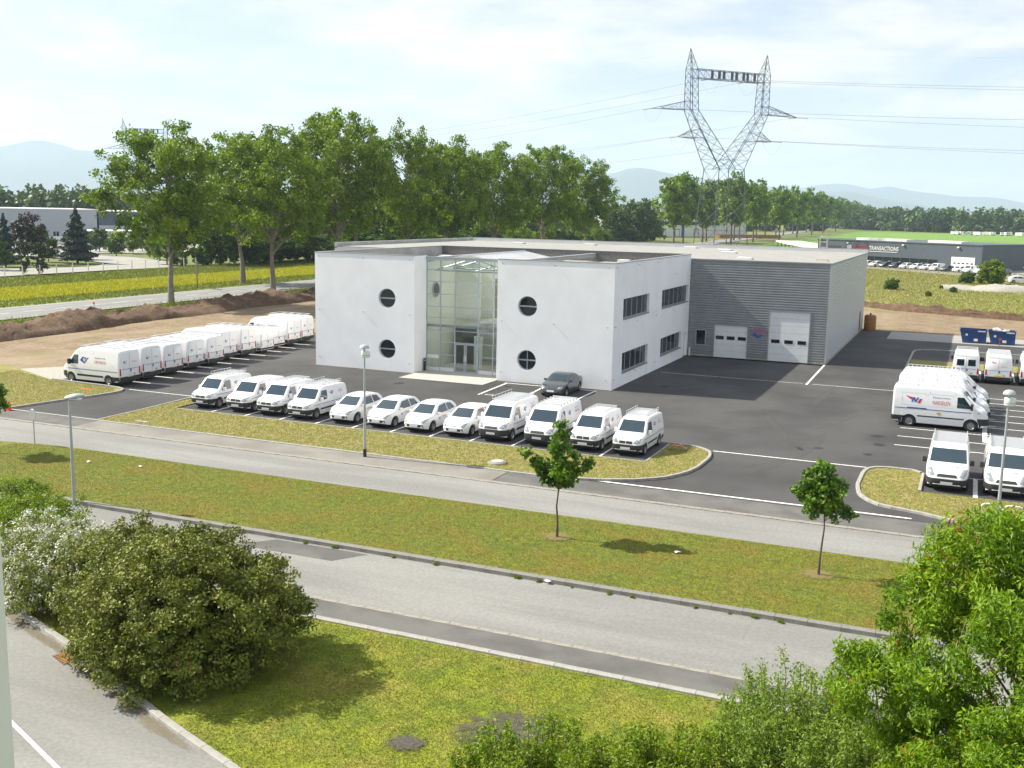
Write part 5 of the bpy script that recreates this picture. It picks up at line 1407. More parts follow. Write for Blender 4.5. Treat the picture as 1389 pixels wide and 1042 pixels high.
DOB = dict(L=4.25, W=1.72, H=1.82, zb=.24, rw=.31, ax=(1.28, -1.30), r=.11, crown=.015,
    top=[(-2.12, 1.52), (-2.09, 1.66), (-1.98, 1.74), (-1.2, 1.80), (0.1, 1.815), (.45, 1.78), (.68, 1.68), (1.22, 1.15), (1.34, 1.08), (1.72, 1.0), (1.95, .92), (2.06, .82), (2.12, .60)],
    wz=[(.2, .93), (.5, .985), (.8, 1), (1.0, .99), (1.8, .82)], plan=[(-2.125, .95), (-2.02, 1), (.7, 1), (1.3, .985), (1.75, .94), (1.96, .87), (2.07, .79), (2.125, .68)],
    windshield=[[(-.68, 1.16), (.68, 1.16), (.60, 1.68), (-.60, 1.68)]], side_glass=[[(.10, 1.06), (1.02, 1.06), (.62, 1.60), (.10, 1.60)]],
    headlight=[[(.40, .72), (.72, .72), (.78, .96), (.50, .90)]], tail=[[(.72, .70), (.80, .70), (.77, 1.15), (.71, 1.15)]], grille=[([(-.36, .69), (-.02, .69), (-.02, .83), (-.34, .83)], 'bumper_black'), ([(.02, .69), (.36, .69), (.34, .83), (.02, .83)], 'bumper_black')],
    fb=(.25, .64, .58), rb=(.28, .52, .40), plate_z=.46, rplate_z=.66, mirror=(.86, 1.10, (.16, .22)), mirror_mat='car_white',
    panels=[([(-.85, .50), (.85, .50), (.85, .60), (-.85, .60)], 'LR', 'bumper_black', 'side_moulding'), ([(-1.95, .84), (1.55, .84), (1.55, .87), (-1.95, .87)], 'LR', 'blue_print', 'side_stripe')] + seams((.02, -1.0), .40, 1.5),
    extra=[livery_blue(-.42, 1.38, .34, -1.35, 1.34, .48, (1.62, 0))])
P_DOB = proto(DOB)
DOB_RACK = rack(1.80, -1.75, .25, .58, 7, h=.11)
DOB_BASK = rack(1.80, -1.75, .25, .60, 9, h=.10, basket=.14)
SCU = dict(L=4.80, W=1.90, H=1.97, zb=.25, rw=.33, ax=(1.50, -1.50), r=.12, crown=.02,
    top=[(-2.40, 1.74), (-2.37, 1.86), (-2.24, 1.94), (-1.2, 1.97), (.55, 1.97), (.82, 1.93), (1.04, 1.82), (1.62, 1.22), (1.75, 1.13), (2.08, 1.02), (2.26, .90), (2.36, .76), (2.40, .56)],
    wz=[(.2, .94), (.5, .985), (.8, 1), (1.1, .99), (1.95, .84)], plan=[(-2.40, .96), (-2.3, 1), (1.0, 1), (1.6, .98), (2.0, .92), (2.25, .82), (2.35, .72), (2.40, .60)],
    windshield=[[(-.76, 1.25), (.76, 1.25), (.68, 1.80), (-.68, 1.80)]], side_glass=[[(.42, 1.12), (1.34, 1.12), (.92, 1.72), (.42, 1.72)]],
    headlight=[[(.46, .78), (.80, .78), (.86, 1.08), (.58, .98)]], tail=[[(.80, .74), (.88, .74), (.86, 1.22), (.80, 1.22)]], grille=[([(-.40, .74), (.40, .74), (.36, .86), (-.36, .86)], 'bumper_black')],
    fb=(.26, .70, .60), rb=(.28, .56, .45), plate_z=.50, rplate_z=.70, mirror=(1.18, 1.20, (.18, .24)), mirror_mat='car_white',
    panels=[([(-.95, .50), (1.0, .50), (1.0, .62), (-.95, .62)], 'LR', 'bumper_black', 'side_moulding'), ([(-2.2, .90), (1.8, .90), (1.8, .935), (-2.2, .935)], 'LR', 'blue_print', 'side_stripe')] + seams((.34, -.75), .40, 1.7),
    extra=[livery_blue(-.30, 1.50, .40, -1.45, 1.46, .66, (1.92, 0)), rear_doors])
P_SCU = proto(SCU)
SCU_BASK = rack(1.96, -2.0, .65, .72, 15, h=.10, basket=.16)
def black_rack():
    m = MB()
    for k in range(6):
        x = -1.9 + 2.45 * k / 5; m.tube((x, -.72, 2.06), (x, .72, 2.06), .035, n=5)
        for s in (1, -1): m.tube((x, s * .70, 1.90), (x, s * .70, 2.10), .04, n=5)
    return m.mesh('roof_rack', 'rack_alu')
SCU_BARS = black_rack()
VIV = dict(SCU); VIV.update(top=[(-2.40, 1.74), (-2.37, 1.86), (-2.24, 1.94), (-1.2, 1.96), (.35, 2.0), (.70, 1.96), (.95, 1.82), (1.60, 1.24), (1.74, 1.14), (2.10, 1.00), (2.28, .84), (2.37, .70), (2.40, .52)],
    windshield=[[(-.80, 1.27), (.80, 1.27), (.74, 1.80), (-.74, 1.80)]], grille=[([(-.46, .72), (.46, .72), (.38, .84), (-.38, .84)], 'bumper_black')], headlight=[[(.52, .76), (.80, .72), (.86, 1.06), (.66, 1.06)]], mirror_mat='bumper_black', fb=(.26, .64, .55), plate_z=.46,
    panels=seams((.34, -.75), .40, 1.7), extra=[rear_doors, lambda P, b, A: (A('hood_lettering', rawmesh(word(b, 'T', 'NAEGELEN', (2.05, 0), .075, .46), 'hood_lettering', 'red_print')), A('hood_slot', patch(b, 'T', [(1.80, .12), (1.80, .50), (1.84, .50), (1.84, .12)], 2, 1, .012).mesh('hood_slot', 'bumper_black')))])
P_VIV = proto(VIV)
VIV_BASK = rack(1.97, -2.0, .55, .74, 19, h=.08, basket=.10)
PUN = dict(L=4.03, W=1.69, H=1.49, zb=.20, rw=.305, ax=(1.20, -1.31), r=.14, crown=.03,
    top=[(-2.01, .86), (-1.98, 1.00), (-1.86, 1.16), (-1.55, 1.36), (-1.15, 1.44), (-.5, 1.485), (.0, 1.46), (.32, 1.38), (1.02, .98), (1.16, .945), (1.52, .88), (1.76, .79), (1.91, .69), (1.985, .58), (2.01, .44)],
    wz=[(.15, .92), (.4, .985), (.65, 1), (.9, .98), (1.45, .72)], plan=[(-2.015, .78), (-1.92, .90), (-1.7, .97), (-1.2, 1), (.8, 1), (1.3, .975), (1.65, .92), (1.86, .82), (1.97, .72), (2.015, .60)],
    windshield=[[(-.62, .99), (.62, .99), (.50, 1.38), (-.50, 1.38)]], side_glass=[[(-.62, .95), (.78, .95), (.22, 1.34), (-.55, 1.38)], [(-1.52, 1.00), (-.70, .96), (-.64, 1.37), (-1.20, 1.32)]], rear_glass=[[(-.52, 1.04), (.52, 1.04), (.44, 1.34), (-.44, 1.34)]],
    headlight=[[(.40, .62), (.62, .58), (.76, .82), (.56, .78)]], tail=[[(.54, .78), (.66, .78), (.60, 1.08), (.52, 1.08)]], grille=[([(-.60, .30), (.60, .30), (.56, .50), (-.56, .50)], 'bumper_black'), ([(-.16, .62), (.16, .62), (.15, .66), (-.15, .66)], 'chrome')],
    plate_z=.43, rplate_z=.55, mirror=(.66, .96, (.16, .14)), mirror_mat='car_white',
    panels=seams((-.66, .86), .32, .95), extra=[lambda P, b, A: [A('hood_lettering', rawmesh(word(b, 'T', 'CERTINOX', (1.42, 0), .075, .52), 'hood_lettering', 'red_print')), A('hood_lettering', rawmesh(decal(b, 'T', BLUE_DIAMOND, (1.60, 0), .20), 'hood_lettering', 'blue_print'))] + [A('emblem', rawmesh(decal(b, d, BLUE_DIAMOND, (.45, .68), .26), 'emblem', 'blue_print')) for d in 'LR'] + [A('lettering', rawmesh(word(b, d, 'CERTINOX', (-.10, .72), .10, .50), 'lettering', 'red_print')) for d in 'LR']])
P_PUN = proto(PUN)
SED = dict(L=4.52, W=1.82, H=1.42, zb=.19, rw=.325, ax=(1.42, -1.34), r=.14, crown=.03, paint='car_silver',
    top=[(-2.26, .72), (-2.23, .90), (-2.12, 1.00), (-1.75, 1.05), (-1.55, 1.08), (-.98, 1.33), (-.55, 1.41), (-.1, 1.42), (.18, 1.37), (.92, .98), (1.06, .93), (1.7, .83), (2.05, .72), (2.19, .62), (2.26, .45)],
    wz=[(.15, .93), (.4, .99), (.65, 1), (.9, .97), (1.42, .70)], plan=[(-2.26, .80), (-2.15, .91), (-1.8, .97), (-1.2, 1), (1.2, 1), (1.65, .95), (1.95, .86), (2.13, .76), (2.22, .66), (2.26, .56)],
    windshield=[[(-.64, .99), (.64, .99), (.52, 1.34), (-.52, 1.34)]], side_glass=[[(-.10, .94), (.80, .94), (.22, 1.30), (-.10, 1.32)], [(-1.15, .96), (-.18, .94), (-.18, 1.32), (-.78, 1.29)]], rear_glass=[[(-.56, 1.09), (.56, 1.09), (.48, 1.34), (-.48, 1.34)]],
    headlight=[[(.44, .62), (.72, .60), (.78, .76), (.50, .74)]], tail=[[(.48, .78), (.76, .78), (.76, .95), (.52, .95)]], grille=[([(-.26, .56), (-.03, .56), (-.03, .70), (-.24, .70)], 'bumper_black'), ([(.03, .56), (.26, .56), (.24, .70), (.03, .70)], 'bumper_black'), ([(-.62, .26), (.62, .26), (.58, .36), (-.58, .36)], 'bumper_black')],
    plate_z=.47, rplate_z=.80, mirror=(.62, .97, (.17, .13)), mirror_mat='car_silver', panels=seams((-.14, .88, -1.1), .32, .94))
P_SED = proto(SED)
def park(P, name, label, cat, u, v, rz, group, rk=None, z=0.0, only=None, paint=None, extra=()):
    o = thing(name, label, cat, (u, v, z), rz, group)
    for nm, me, tf, subs in P.parts:
        if only and nm not in only: continue
        c = add(nm, me, o, *(tf if tf else (None, None)))
        if paint and nm == 'body':
            c.material_slots[0].link = 'OBJECT'; c.material_slots[0].material = MATS[paint]
        for sn, sm in subs: add(sn, sm, c)
    if rk: add('roof_rack', rk, o)
    return o
FR = R(-90)
front = [(P_DOB, 'compact_van', 'white compact van with basket rack, leftmost of the front row', -20.35, DOB_BASK), (P_DOB, 'compact_van', 'white compact van with a bare roof, second from left in the front row', -17.7, None),
         (P_DOB, 'compact_van', 'white compact van with roof rack, third from left in the front row', -15.45, DOB_RACK), (P_DOB, 'compact_van', 'white compact van with ladder rack, parked left of the white hatchbacks', -13.1, DOB_BASK),
         (P_PUN, 'hatchback', 'white hatchback, leftmost of the four in the front row', -10.35, None), (P_PUN, 'hatchback', 'white hatchback right behind the lamp post in the front row', -7.8, None),
         (P_PUN, 'hatchback', 'white hatchback, third of the four in the front row', -5.3, None), (P_PUN, 'hatchback', 'white hatchback, rightmost of the four, beside the medium van', -2.85, None),
         (P_SCU, 'medium_van', 'white medium van with full basket rack beside the hatchbacks', -.5, SCU_BASK), (P_SCU, 'medium_van', 'white medium van with dark-ended roof bars behind the young maple', 2.15, SCU_BARS),
         (P_DOB, 'compact_van', 'white compact van with flat rack, right of the young maple', 4.75, DOB_RACK), (P_DOB, 'compact_van', 'white compact van with basket rack, rightmost of the front row', 7.1, DOB_BASK)]
random.seed(5)
for (P, n, l, u, rk) in front:
    cat = 'car' if n == 'hatchback' else 'van'
    park(P, n, l, cat, u, -19.35 + P.S['L'] / 2 + random.uniform(-.1, .1), FR + random.uniform(-.012, .012), 'front row of parked vehicles', rk)
# fold-out side details of the row by the earth bank
left_lab = ['white high-roof van shown broadside, nearest of the row by the earth bank', 'white high-roof van second in the row by the earth bank', 'white high-roof van third in the row by the earth bank', 'white high-roof van fourth in the row by the earth bank', 'white high-roof van fifth in the row by the earth bank', 'white high-roof van sixth in the row by the earth bank',
            'white high-roof van seventh in the row by the earth bank', 'white van eighth in the row by the earth bank', 'white van ninth in the row by the earth bank, standing back a little', 'white high-roof van tenth in the row by the earth bank', 'white high-roof van last in the row, half hidden by the office corner']
for k in range(11):
    rear = -30.15 - .115 * 2.6 * k - (.25 if k in (5, 8) else 0) + (.2 if k in (4, 7) else 0)
    P = P_DUC if k not in (7, 8) else P_SCU
    hs = 1.0 if k in (0, 1, 5, 6, 9, 10) else .93
    o = park(P, 'panel_van', left_lab[k], 'van', rear - P.S['L'] / 2, -14.75 + 2.6 * k + random.uniform(-.12, .12), math.pi + random.uniform(-.015, .015), 'row of vans by the earth bank', (DUC_RACK if P is P_DUC else SCU_BARS) if k not in (5, 9) else None)
    o.scale = (1, 1, hs)
for k, (v, l) in enumerate(((-2.3, 'white high-roof van with red wing emblem, broadside beside the bay lines'), (.35, 'white high-roof van directly behind the broadside one at right'), (2.9, 'white high-roof van third in the right-hand bays'), (5.35, 'white high-roof van farthest of the four in the right-hand bays'))):
    park(P_MAS, 'panel_van', l, 'van', 21.72 + (.12 * (k % 2)), v, R(random.uniform(-.8, .8)), 'vans in the right-hand bays', MAS_RACK)
for k, (P, u, l) in enumerate(((P_MW, 22.98, 'white van seen from behind with two rear windows'), (P_MAS, 25.28, 'white van seen from behind with red wing emblem on its doors'), (P_MAS, 27.75, 'white van seen from behind, cut by the right picture edge'))):
    o = park(P, 'panel_van', l, 'van', u, 17.3 + 2.7 + .25, R(90), 'vans seen from behind at right', MAS_RACK if k else DUC_RACK)
    o.scale = (1, .95, .90)
for k, (u, l) in enumerate(((22.5, 'white medium van with roof basket beside the kerbed bed at right'), (25.0, 'white medium van behind the right-hand lamp post'))):
    park(P_VIV, 'medium_van', l, 'van', u, -19.25 + 2.4, FR, 'medium vans facing the street at right', VIV_BASK)
park(P_SED, 'sedan', 'silver sedan parked against the white office wall', 'car', -2.75, -4.95 + 2.26, FR + .02, None)
# cars of the dealer's yard, far away
only = {'body', 'windshield', 'side_window', 'wheel', 'headlight', 'grille'}
yard = [(-2.4, 219.0, 'car_white'), (.0, 217.2, 'car_white'), (2.5, 215.6, 'car_silver'), (5.0, 214, 'car_dark'), (7.6, 212.2, 'car_white'), (10.1, 210.6, 'car_white'), (12.6, 209.0, 'car_white'), (15.0, 207.4, 'van'), (17.3, 205.6, 'car_dark'), (20.0, 203.8, 'car_white'), (22.4, 202.2, 'van'), (24.9, 200.4, 'van'), (27.4, 198.6, 'car_white'), (29.6, 197, 'car_silver')]
ordn = ['first', 'second', 'third', 'fourth', 'fifth', 'sixth', 'seventh', 'eighth', 'ninth', 'tenth', 'eleventh', 'twelfth', 'thirteenth', 'fourteenth']
for k, (u, v, c) in enumerate(yard):
    col = {'car_white': 'white car', 'car_silver': 'silver car', 'car_dark': 'dark car', 'van': 'white van'}[c]
    park(P_DOB if c == 'van' else P_PUN, 'yard_van' if c == 'van' else 'yard_car', '%s in the line before the slate-blue hall, %s from left' % (col, ordn[k]), 'van' if c == 'van' else 'car', u, v, R(-122), 'cars lined up before the slate-blue hall', None, -.07, only, None if c == 'van' else c)
park(P_PUN, 'yard_car', 'white car standing broadside at the right edge of the car yard', 'car', 31.8, 166, R(15), None, None, -.07, only, 'car_white')
park(P_PUN, 'yard_car', 'white car behind the bushy young tree in the car yard', 'car', 33.2, 226, R(20), None, None, -.07, only, 'car_white')

# ------------------------------------------------------------------ street furniture
def lamp_dome(u, v, h, label, rz):
    o = thing('street_lamp', label, 'lamp', (u, v, .0), rz, 'dome street lamps')
    MB().path([(0, 0, 0), (0, 0, .55), (0, 0, h - .35)], [.075, .07, .042], 10).build('pole', 'steel_galv', o, smooth=40)
    MB().tube((0, 0, 0), (0, 0, .42), .088, n=12).build('foot_sleeve', 'bumper_black', o, smooth=40)
    MB().lathe([(0, h), (.12, h - .015), (.21, h - .07), (.25, h - .16), (.25, h - .19), (.05, h - .19)], 18).build('dome', 'lamp_shell', o, smooth=50)
    MB().tube((0, 0, h - .38), (0, 0, h - .19), .05, n=8).build('neck', 'steel_galv', o)
    MB().lathe([(0, h - .66), (.20, h - .66), (.23, h - .62), (.23, h - .36), (.19, h - .34), (0, h - .34)], 18, 'z', (.06, 0, 0)).build('lantern', 'lamp_glass', o, smooth=50)
    MB().lathe([(.235, h - .56), (.235, h - .52)], 18, 'z', (.06, 0, 0)).build('band', 'steel_galv', o)
    return o
lamp_dome(-4.7, -25.6, 5.75, 'slim grey dome street lamp in front of the row of hatchbacks', 0.4)
lamp_dome(24.6, -23.6, 5.65, 'slim grey dome street lamp beside the vans at right', 0.6)
lo = thing('street_lamp', 'grey street lamp with green oval head left of the near hedge', 'lamp', (-10.9, -38.6, 0))
MB().path([(0, 0, -.05), (0, 0, .7), (0, 0, 4.45)], [.075, .07, .045], 10).build('pole', 'steel_galv', lo, smooth=40)
hd = MB()
rgs = []
for k in range(9):
    t = k / 8; w = .17 * math.sin(math.pi * (0.12 + .80 * t)) ** .7; hh = .14 * math.sin(math.pi * (0.1 + .82 * t)) ** .6
    for j in range(12):
        a = 2 * math.pi * j / 12; hd.v.append((-.16 + .78 * t, w * math.cos(a), 4.50 + .12 * t + hh * (math.sin(a) if math.sin(a) > 0 else .45 * math.sin(a))))
for k in range(8):
    for j in range(12): hd.f.append((k * 12 + j, k * 12 + (j + 1) % 12, (k + 1) * 12 + (j + 1) % 12, (k + 1) * 12 + j))
hd.f.append(tuple(range(12))); hd.f.append(tuple(96 + j for j in range(12)))
hd.build('lamp_head', 'lamp_shell', lo, None, (0, 0, R(25)), smooth=50)
MB().box(.05, .5, -.12, .12, 4.47, 4.50).build('lens', 'lamp_glass', lo, None, (0, 0, R(25)))
rs = thing('road_sign', 'round road sign seen from behind on the grass strip at left', 'sign', (-21.2, -31.2, .02), R(-10))
MB().tube((0, 0, 0), (0, 0, 1.82), .03, n=8).build('post', 'steel_galv', rs)
MB().lathe([(0, -.012), (.30, -.012), (.31, 0), (.30, .012), (0, .012)], 24, 'y', (0, -.045, 1.55)).build('disc', 'sign_grey', rs, smooth=30)
MB().box(-.2, .2, -.03, -.005, 1.40, 1.44).box(-.2, .2, -.03, -.005, 1.66, 1.70).build('bracket', 'steel_galv', rs)
cn = thing('traffic_cone', 'small red traffic cone on the kerb at the left driveway', 'cone', (-29.75, -25.25, .01))
MB().box(-.18, .18, -.18, .18, 0, .035).build('base', 'cone_red', cn)
MB().lathe([(.14, .035), (.09, .26)], 14).build('cone_body', 'cone_red', cn, smooth=40); MB().lathe([(.09, .26), (.065, .40)], 14).build('white_band', 'bldg_white', cn, smooth=40); MB().lathe([(.065, .40), (.03, .58), (0, .585)], 14).build('tip', 'cone_red', cn, smooth=40)
mk = MB()
random.seed(3)
mb = MB(); mb.v = [(-31.25 + .45 * math.cos(a) * random.uniform(.6, 1.1), -17.6 + .22 * math.sin(a) * random.uniform(.6, 1.1), .055) for a in np.linspace(0, 6.28, 13)[:-1]]; mb.f = [tuple(range(12))]
o = mb.build('paint_mark', 'orange_plastic'); tag(o, 'orange spray mark on the left grass corner', 'paint mark')
om = thing('orange_mesh', 'crumpled orange plastic mesh lying on the right tip of the island', 'mesh', (9.2, -16.75, .05), .3)
mb = MB()
for k in range(14):
    a = math.pi * k / 13
    for w in (-.10, .10): mb.v.append((.48 * math.cos(a), w + .06 * math.sin(5 * a), .30 * math.sin(a) * (1 + .2 * math.sin(7 * a))))
for k in range(13): mb.f.append((2 * k, 2 * k + 1, 2 * k + 3, 2 * k + 2))
mb.build('netting', 'orange_plastic', om)
MB().tube((.48, 0, 0), (.48, 0, .2), .015).build('stake', 'steel_galv', om)
for k, (u, v) in enumerate(((24.3, -24.0), (25.15, -24.0))):
    hp = thing('hoop_barrier', ['white tubular hoop barrier at the foot of the right lamp', 'second white hoop barrier right of the lamp foot'][k], 'barrier', (u, v, 0), .1)
    MB().path([(-.38, 0, 0), (-.38, 0, .75), (-.32, 0, .85), (-.22, 0, .9), (.22, 0, .9), (.32, 0, .85), (.38, 0, .75), (.38, 0, 0)], .03, 8).build('hoop', 'car_white', hp, smooth=60)
    MB().tube((-.38, 0, .45), (.38, 0, .45), .02, n=8).build('cross_rail', 'car_white', hp)
for k, (u, l) in enumerate(((22.3, 'dark blue waste skip, left one of the pair'), (24.95, 'dark blue waste skip, right one of the pair, with white waste on top'))):
    o = thing('waste_skip', l, 'skip', (u, 46.2, .006), 0, 'blue waste skips')
    L, Wd, H = 2.42, 1.7, 1.35
    m = MB()
    B = [(.22, 0), (L, 0), (L, H), (-.12, H)]
    for (p, q) in zip(B, B[1:]):
        if p[1] == H and q[1] == H: continue
        m.quad((p[0], 0, p[1]), (p[0], Wd, p[1]), (q[0], Wd, q[1]), (q[0], 0, q[1]))
    m.quad((B[3][0], 0, B[3][1]), (B[3][0], Wd, B[3][1]), (B[0][0], Wd, B[0][1]), (B[0][0], 0, B[0][1]))
    for y in (0, Wd): m.quad(*[(x, y, z) for x, z in B])
    m.build('tub', 'skip_blue', o)
    MB().box(-.16, L + .05, -.05, .05, H - .06, H + .03).box(-.16, L + .05, Wd - .05, Wd + .05, H - .06, H + .03).box(-.16, -.06, .05, Wd - .05, H - .06, H + .03).box(L - .05, L + .05, .05, Wd - .05, H - .06, H + .03).build('rim_rail', 'skip_blue', o)
    for x in (.75, 1.5): MB().box(x, x + .08, -.06, -.002, .05, H - .06).build('rib', 'skip_blue', o)
    MB().box(1.25, 1.62, -.07, -.062, .22, .48).build('label_plate', 'bldg_white', o)
    MB().box(1.55, 2.3, -.058, -.052, H - .16, H - .05).build('white_marking', 'bldg_white', o)
    MB().lathe([(0, 0), (.12, 0)], 10, 'y', (.55, -.012, .85)).build('emblem', 'bldg_white', o)
    if k:
        for j in range(6):
            r_ = random.Random(j)
            MB().box(0, .45, 0, .3, 0, .14).build('waste_piece', 'bldg_white', o, (.6 + .22 * j, .4 + r_.uniform(0, .8), H - .1 + r_.uniform(0, .1)), (r_.uniform(-.4, .4), r_.uniform(-.4, .4), r_.uniform(0, 3)))
        MB().box(0, L - .3, .05, Wd - .05, .4, H - .12).build('waste_fill', 'stone_grey', o, (.2, 0, 0))
    else: MB().box(.2, L - .1, .05, Wd - .05, .3, .5).build('waste_fill', 'soil', o)
ps = thing('small_post', 'short wooden post in front of the right-hand blue skip', 'post', (25.95, 45.4, 0.006))
MB().box(-.05, .05, -.05, .05, 0, .75).build('stem', 'rust_tank', ps); MB().box(-.16, .16, -.06, -.05, .55, .78).build('board', 'rust_tank', ps)
sb = thing('road_board', 'dark rectangular road board on a post beside the highway', 'sign', (-84.6, 57.5, -.1), R(-40))
MB().tube((0, 0, 0), (0, 0, 2.2), .06, n=8).build('post', 'iron', sb); MB().box(-.85, .85, -.03, .03, 2.2, 3.9).build('board', 'iron', sb); MB().box(-.9, .9, -.05, .05, 2.0, 2.1).build('rail', 'iron', sb)
dp = thing('marker_post', 'white marker post with orange top beside the highway', 'post', (-70.9, 23, -.1))
MB().box(-.09, .09, -.05, .05, 0, .85).build('stem', 'bldg_white', dp); MB().box(-.10, .10, -.06, .06, .85, 1.1).build('reflector', 'orange_plastic', dp)
random.seed(21)
for k, (u, v) in enumerate(((-15.7, -33.0), (-12.9, -32.6), (13.6, -33.6), (10.4, -38.62))):
    o = thing('litter', ['white scrap of litter on the grass left of the lamp post', 'white scrap of litter on the grass right of the left lamp', 'white scrap of litter on the grass between the two young trees', 'white scrap of litter by the median kerb'][k], 'litter', (u, v, .06))
    m = MB(); n = 7
    for j in range(n): m.v.append((.13 * math.cos(6.28 * j / n) * random.uniform(.6, 1.2), .09 * math.sin(6.28 * j / n) * random.uniform(.6, 1.2), random.uniform(0, .07)))
    m.v.append((0, 0, .08)); m.f = [(j, (j + 1) % n, n) for j in range(n)]
    m.build('paper', 'bldg_white', o)
mkr = sheet('ground_stone', [(-20.9, -24.4), (-20.0, -24.45), (-20.0, -24.15), (-20.8, -24.1)], .075, 'concrete')
# weeds in the kerb joints
WEED = make_shrub(601, .16, .12, .16, 5, 3, .06, 14, .022, 'leaf_shrub', lobe_r=.06, stems=3, base_z=.03)
for k in range(16):
    u = [-5, -2.2, .6, 1.9, 4.4, 6.1, 9.3, 10.1, 12.6, 13.4, 15.5, 16.6, 17.4, -7, 11.3, 18.2][k]
    o = plant(WEED, 'weed', 'small green weed growing in the gutter along the median kerb', 'weed', u, -38.62, k, random.uniform(.35, .8), None, 'gutter weeds', -.02)

# ------------------------------------------------------------------ pylon and lines
def strut(m, a, b, r): m.tube(a, b, r, n=4, cap=False)
def lattice(m, A, B, n, rc, rb, diag='X'):
    """A, B: four corners at each end; chords plus crossed bracing"""
    A = [Vector(p) for p in A]; B = [Vector(p) for p in B]
    for a, b in zip(A, B): strut(m, a, b, rc)
    for k in range(n):
        P = [a.lerp(b, k / n) for a, b in zip(A, B)]; Q = [a.lerp(b, (k + 1) / n) for a, b in zip(A, B)]
        for i in range(4):
            j = (i + 1) % 4
            strut(m, P[i], Q[j], rb)
            if diag == 'X': strut(m, P[j], Q[i], rb)
            strut(m, Q[i], Q[j], rb)
PY = {}
def sq(x, z, hx, hy): return [(x - hx, -hy, z), (x + hx, -hy, z), (x + hx, hy, z), (x - hx, hy, z)]
m = MB(); lattice(m, sq(0, -.3, 5.3, 5.3), sq(0, 26.7, 3.7, 3.7), 3, .115, .05); PY['body'] = m.mesh('body', 'pylon_steel')
for s, nm in ((-1, 'fork_arm'), (1, 'fork_arm')):
    m = MB()
    lattice(m, [(s * 3.7, -3.7, 26.7), (-s * 1.2, -3.7, 26.7), (-s * 1.2, 3.7, 26.7), (s * 3.7, 3.7, 26.7)], [(s * 11.6, -1.5, 43.2), (s * 9.2, -1.5, 43.2), (s * 9.2, 1.5, 43.2), (s * 11.6, 1.5, 43.2)], 6, .10, .042)
    PY[nm + str(s)] = m.mesh(nm, 'pylon_steel')
    m = MB(); lattice(m, sq(s * 10.4, 43.2, 1.2, 1.5), sq(s * 10.7, 54.6, 1.0, 1.3), 5, .095, .042); PY['post' + str(s)] = m.mesh('fork_post', 'pylon_steel')
    m = MB(); lattice(m, sq(s * 10.7, 54.6, 1.0, 1.3), [(s * 11.3, 0, 60.4)] * 4, 3, .07, .035); PY['horn' + str(s)] = m.mesh('horn', 'pylon_steel')
    m = MB(); tip = (s * 21.6, 0, 42.9)
    lattice(m, [(s * 11.6, -1.4, 43.2), (s * 11.6, 1.4, 43.2), (s * 11.6, 1.3, 45.7), (s * 11.6, -1.3, 45.7)], [tip] * 4, 4, .085, .036); PY['arm' + str(s)] = m.mesh('cross_arm', 'pylon_steel')
    m = MB(); tip = (s * 13.9, 0, 35.4)
    lattice(m, [(s * 7.9, -2.3, 35.2), (s * 7.9, 2.3, 35.2), (s * 9.2, 2.0, 37.8), (s * 9.2, -2.0, 37.8)], [tip] * 4, 3, .08, .034); PY['low' + str(s)] = m.mesh('low_arm', 'pylon_steel')
m = MB(); lattice(m, [(-9.7, -1.3, 52.2), (-9.7, 1.3, 52.2), (-9.7, 1.3, 54.7), (-9.7, -1.3, 54.7)], [(9.7, -1.3, 52.2), (9.7, 1.3, 52.2), (9.7, 1.3, 54.7), (9.7, -1.3, 54.7)], 10, .09, .042)
PY['beam'] = m.mesh('cross_beam', 'pylon_steel')
m = MB()
m.box(-.375, .375, -1.4, -1.32, 52.3, 54.5)
PLATE = m.mesh('beam_plate', 'pylon_steel')
def pylon(u, v, rz, label, zs=.94):
    o = thing('pylon', label, 'pylon', (u, v, -.2), rz, 'lattice pylons')
    o.scale = (1.12, 1, zs)
    for k, me in PY.items(): add(me.name.split('.')[0], me, o)
    for x in (-5.6, -3.5, -2.2, .2, 1.5, 3.6, 4.8, 6.9): add('beam_plate', PLATE, o, (x, 0, 0))
    for x, y in ((-5.3, -5.3), (5.3, -5.3), (5.3, 5.3), (-5.3, 5.3)): MB().box(x - .5, x + .5, y - .5, y + .5, -.1, .6).build('footing', 'concrete', o)
    return o
CAMR = -YAW   # camera right axis is turned by this angle
P1 = (-43.0, 229.0, CAMR + R(24)); P2 = (-441, 440, CAMR + R(8)); P3 = (300.0, 262.0, CAMR + R(50))
pylon(*P1, 'tall steel lattice pylon with forked head behind the office roof')
pylon(*P2, 'distant lattice pylon whose top shows above the leftmost roadside tree', 1.04)
pylon(*P3, 'lattice pylon beyond the right picture edge')
def att(P, x, z, y=0):
    x = x * 1.12; z = z * .94
    return Vector((P[0] + x * math.cos(P[2]) - y * math.sin(P[2]), P[1] + x * math.sin(P[2]) + y * math.cos(P[2]), z - .2))
CB = [(-21.6, 42.9, 'left outer arm'), (21.6, 42.9, 'right outer arm'), (-13.9, 35.4, 'left low arm'), (13.9, 35.4, 'right low arm'), (-5.5, 52.2, 'left end of the beam'), (5.5, 52.2, 'right end of the beam'), (-11.3, 60.4, 'left horn tip'), (11.3, 60.4, 'right horn tip')]
def span(a, b, sag, r, off):
    n = 26; pts = []
    for k in range(n + 1):
        t = k / n; p = a.lerp(b, t); p = p + Vector((0, 0, -sag * 4 * t * (1 - t))) + off; pts.append(p)
    return pts
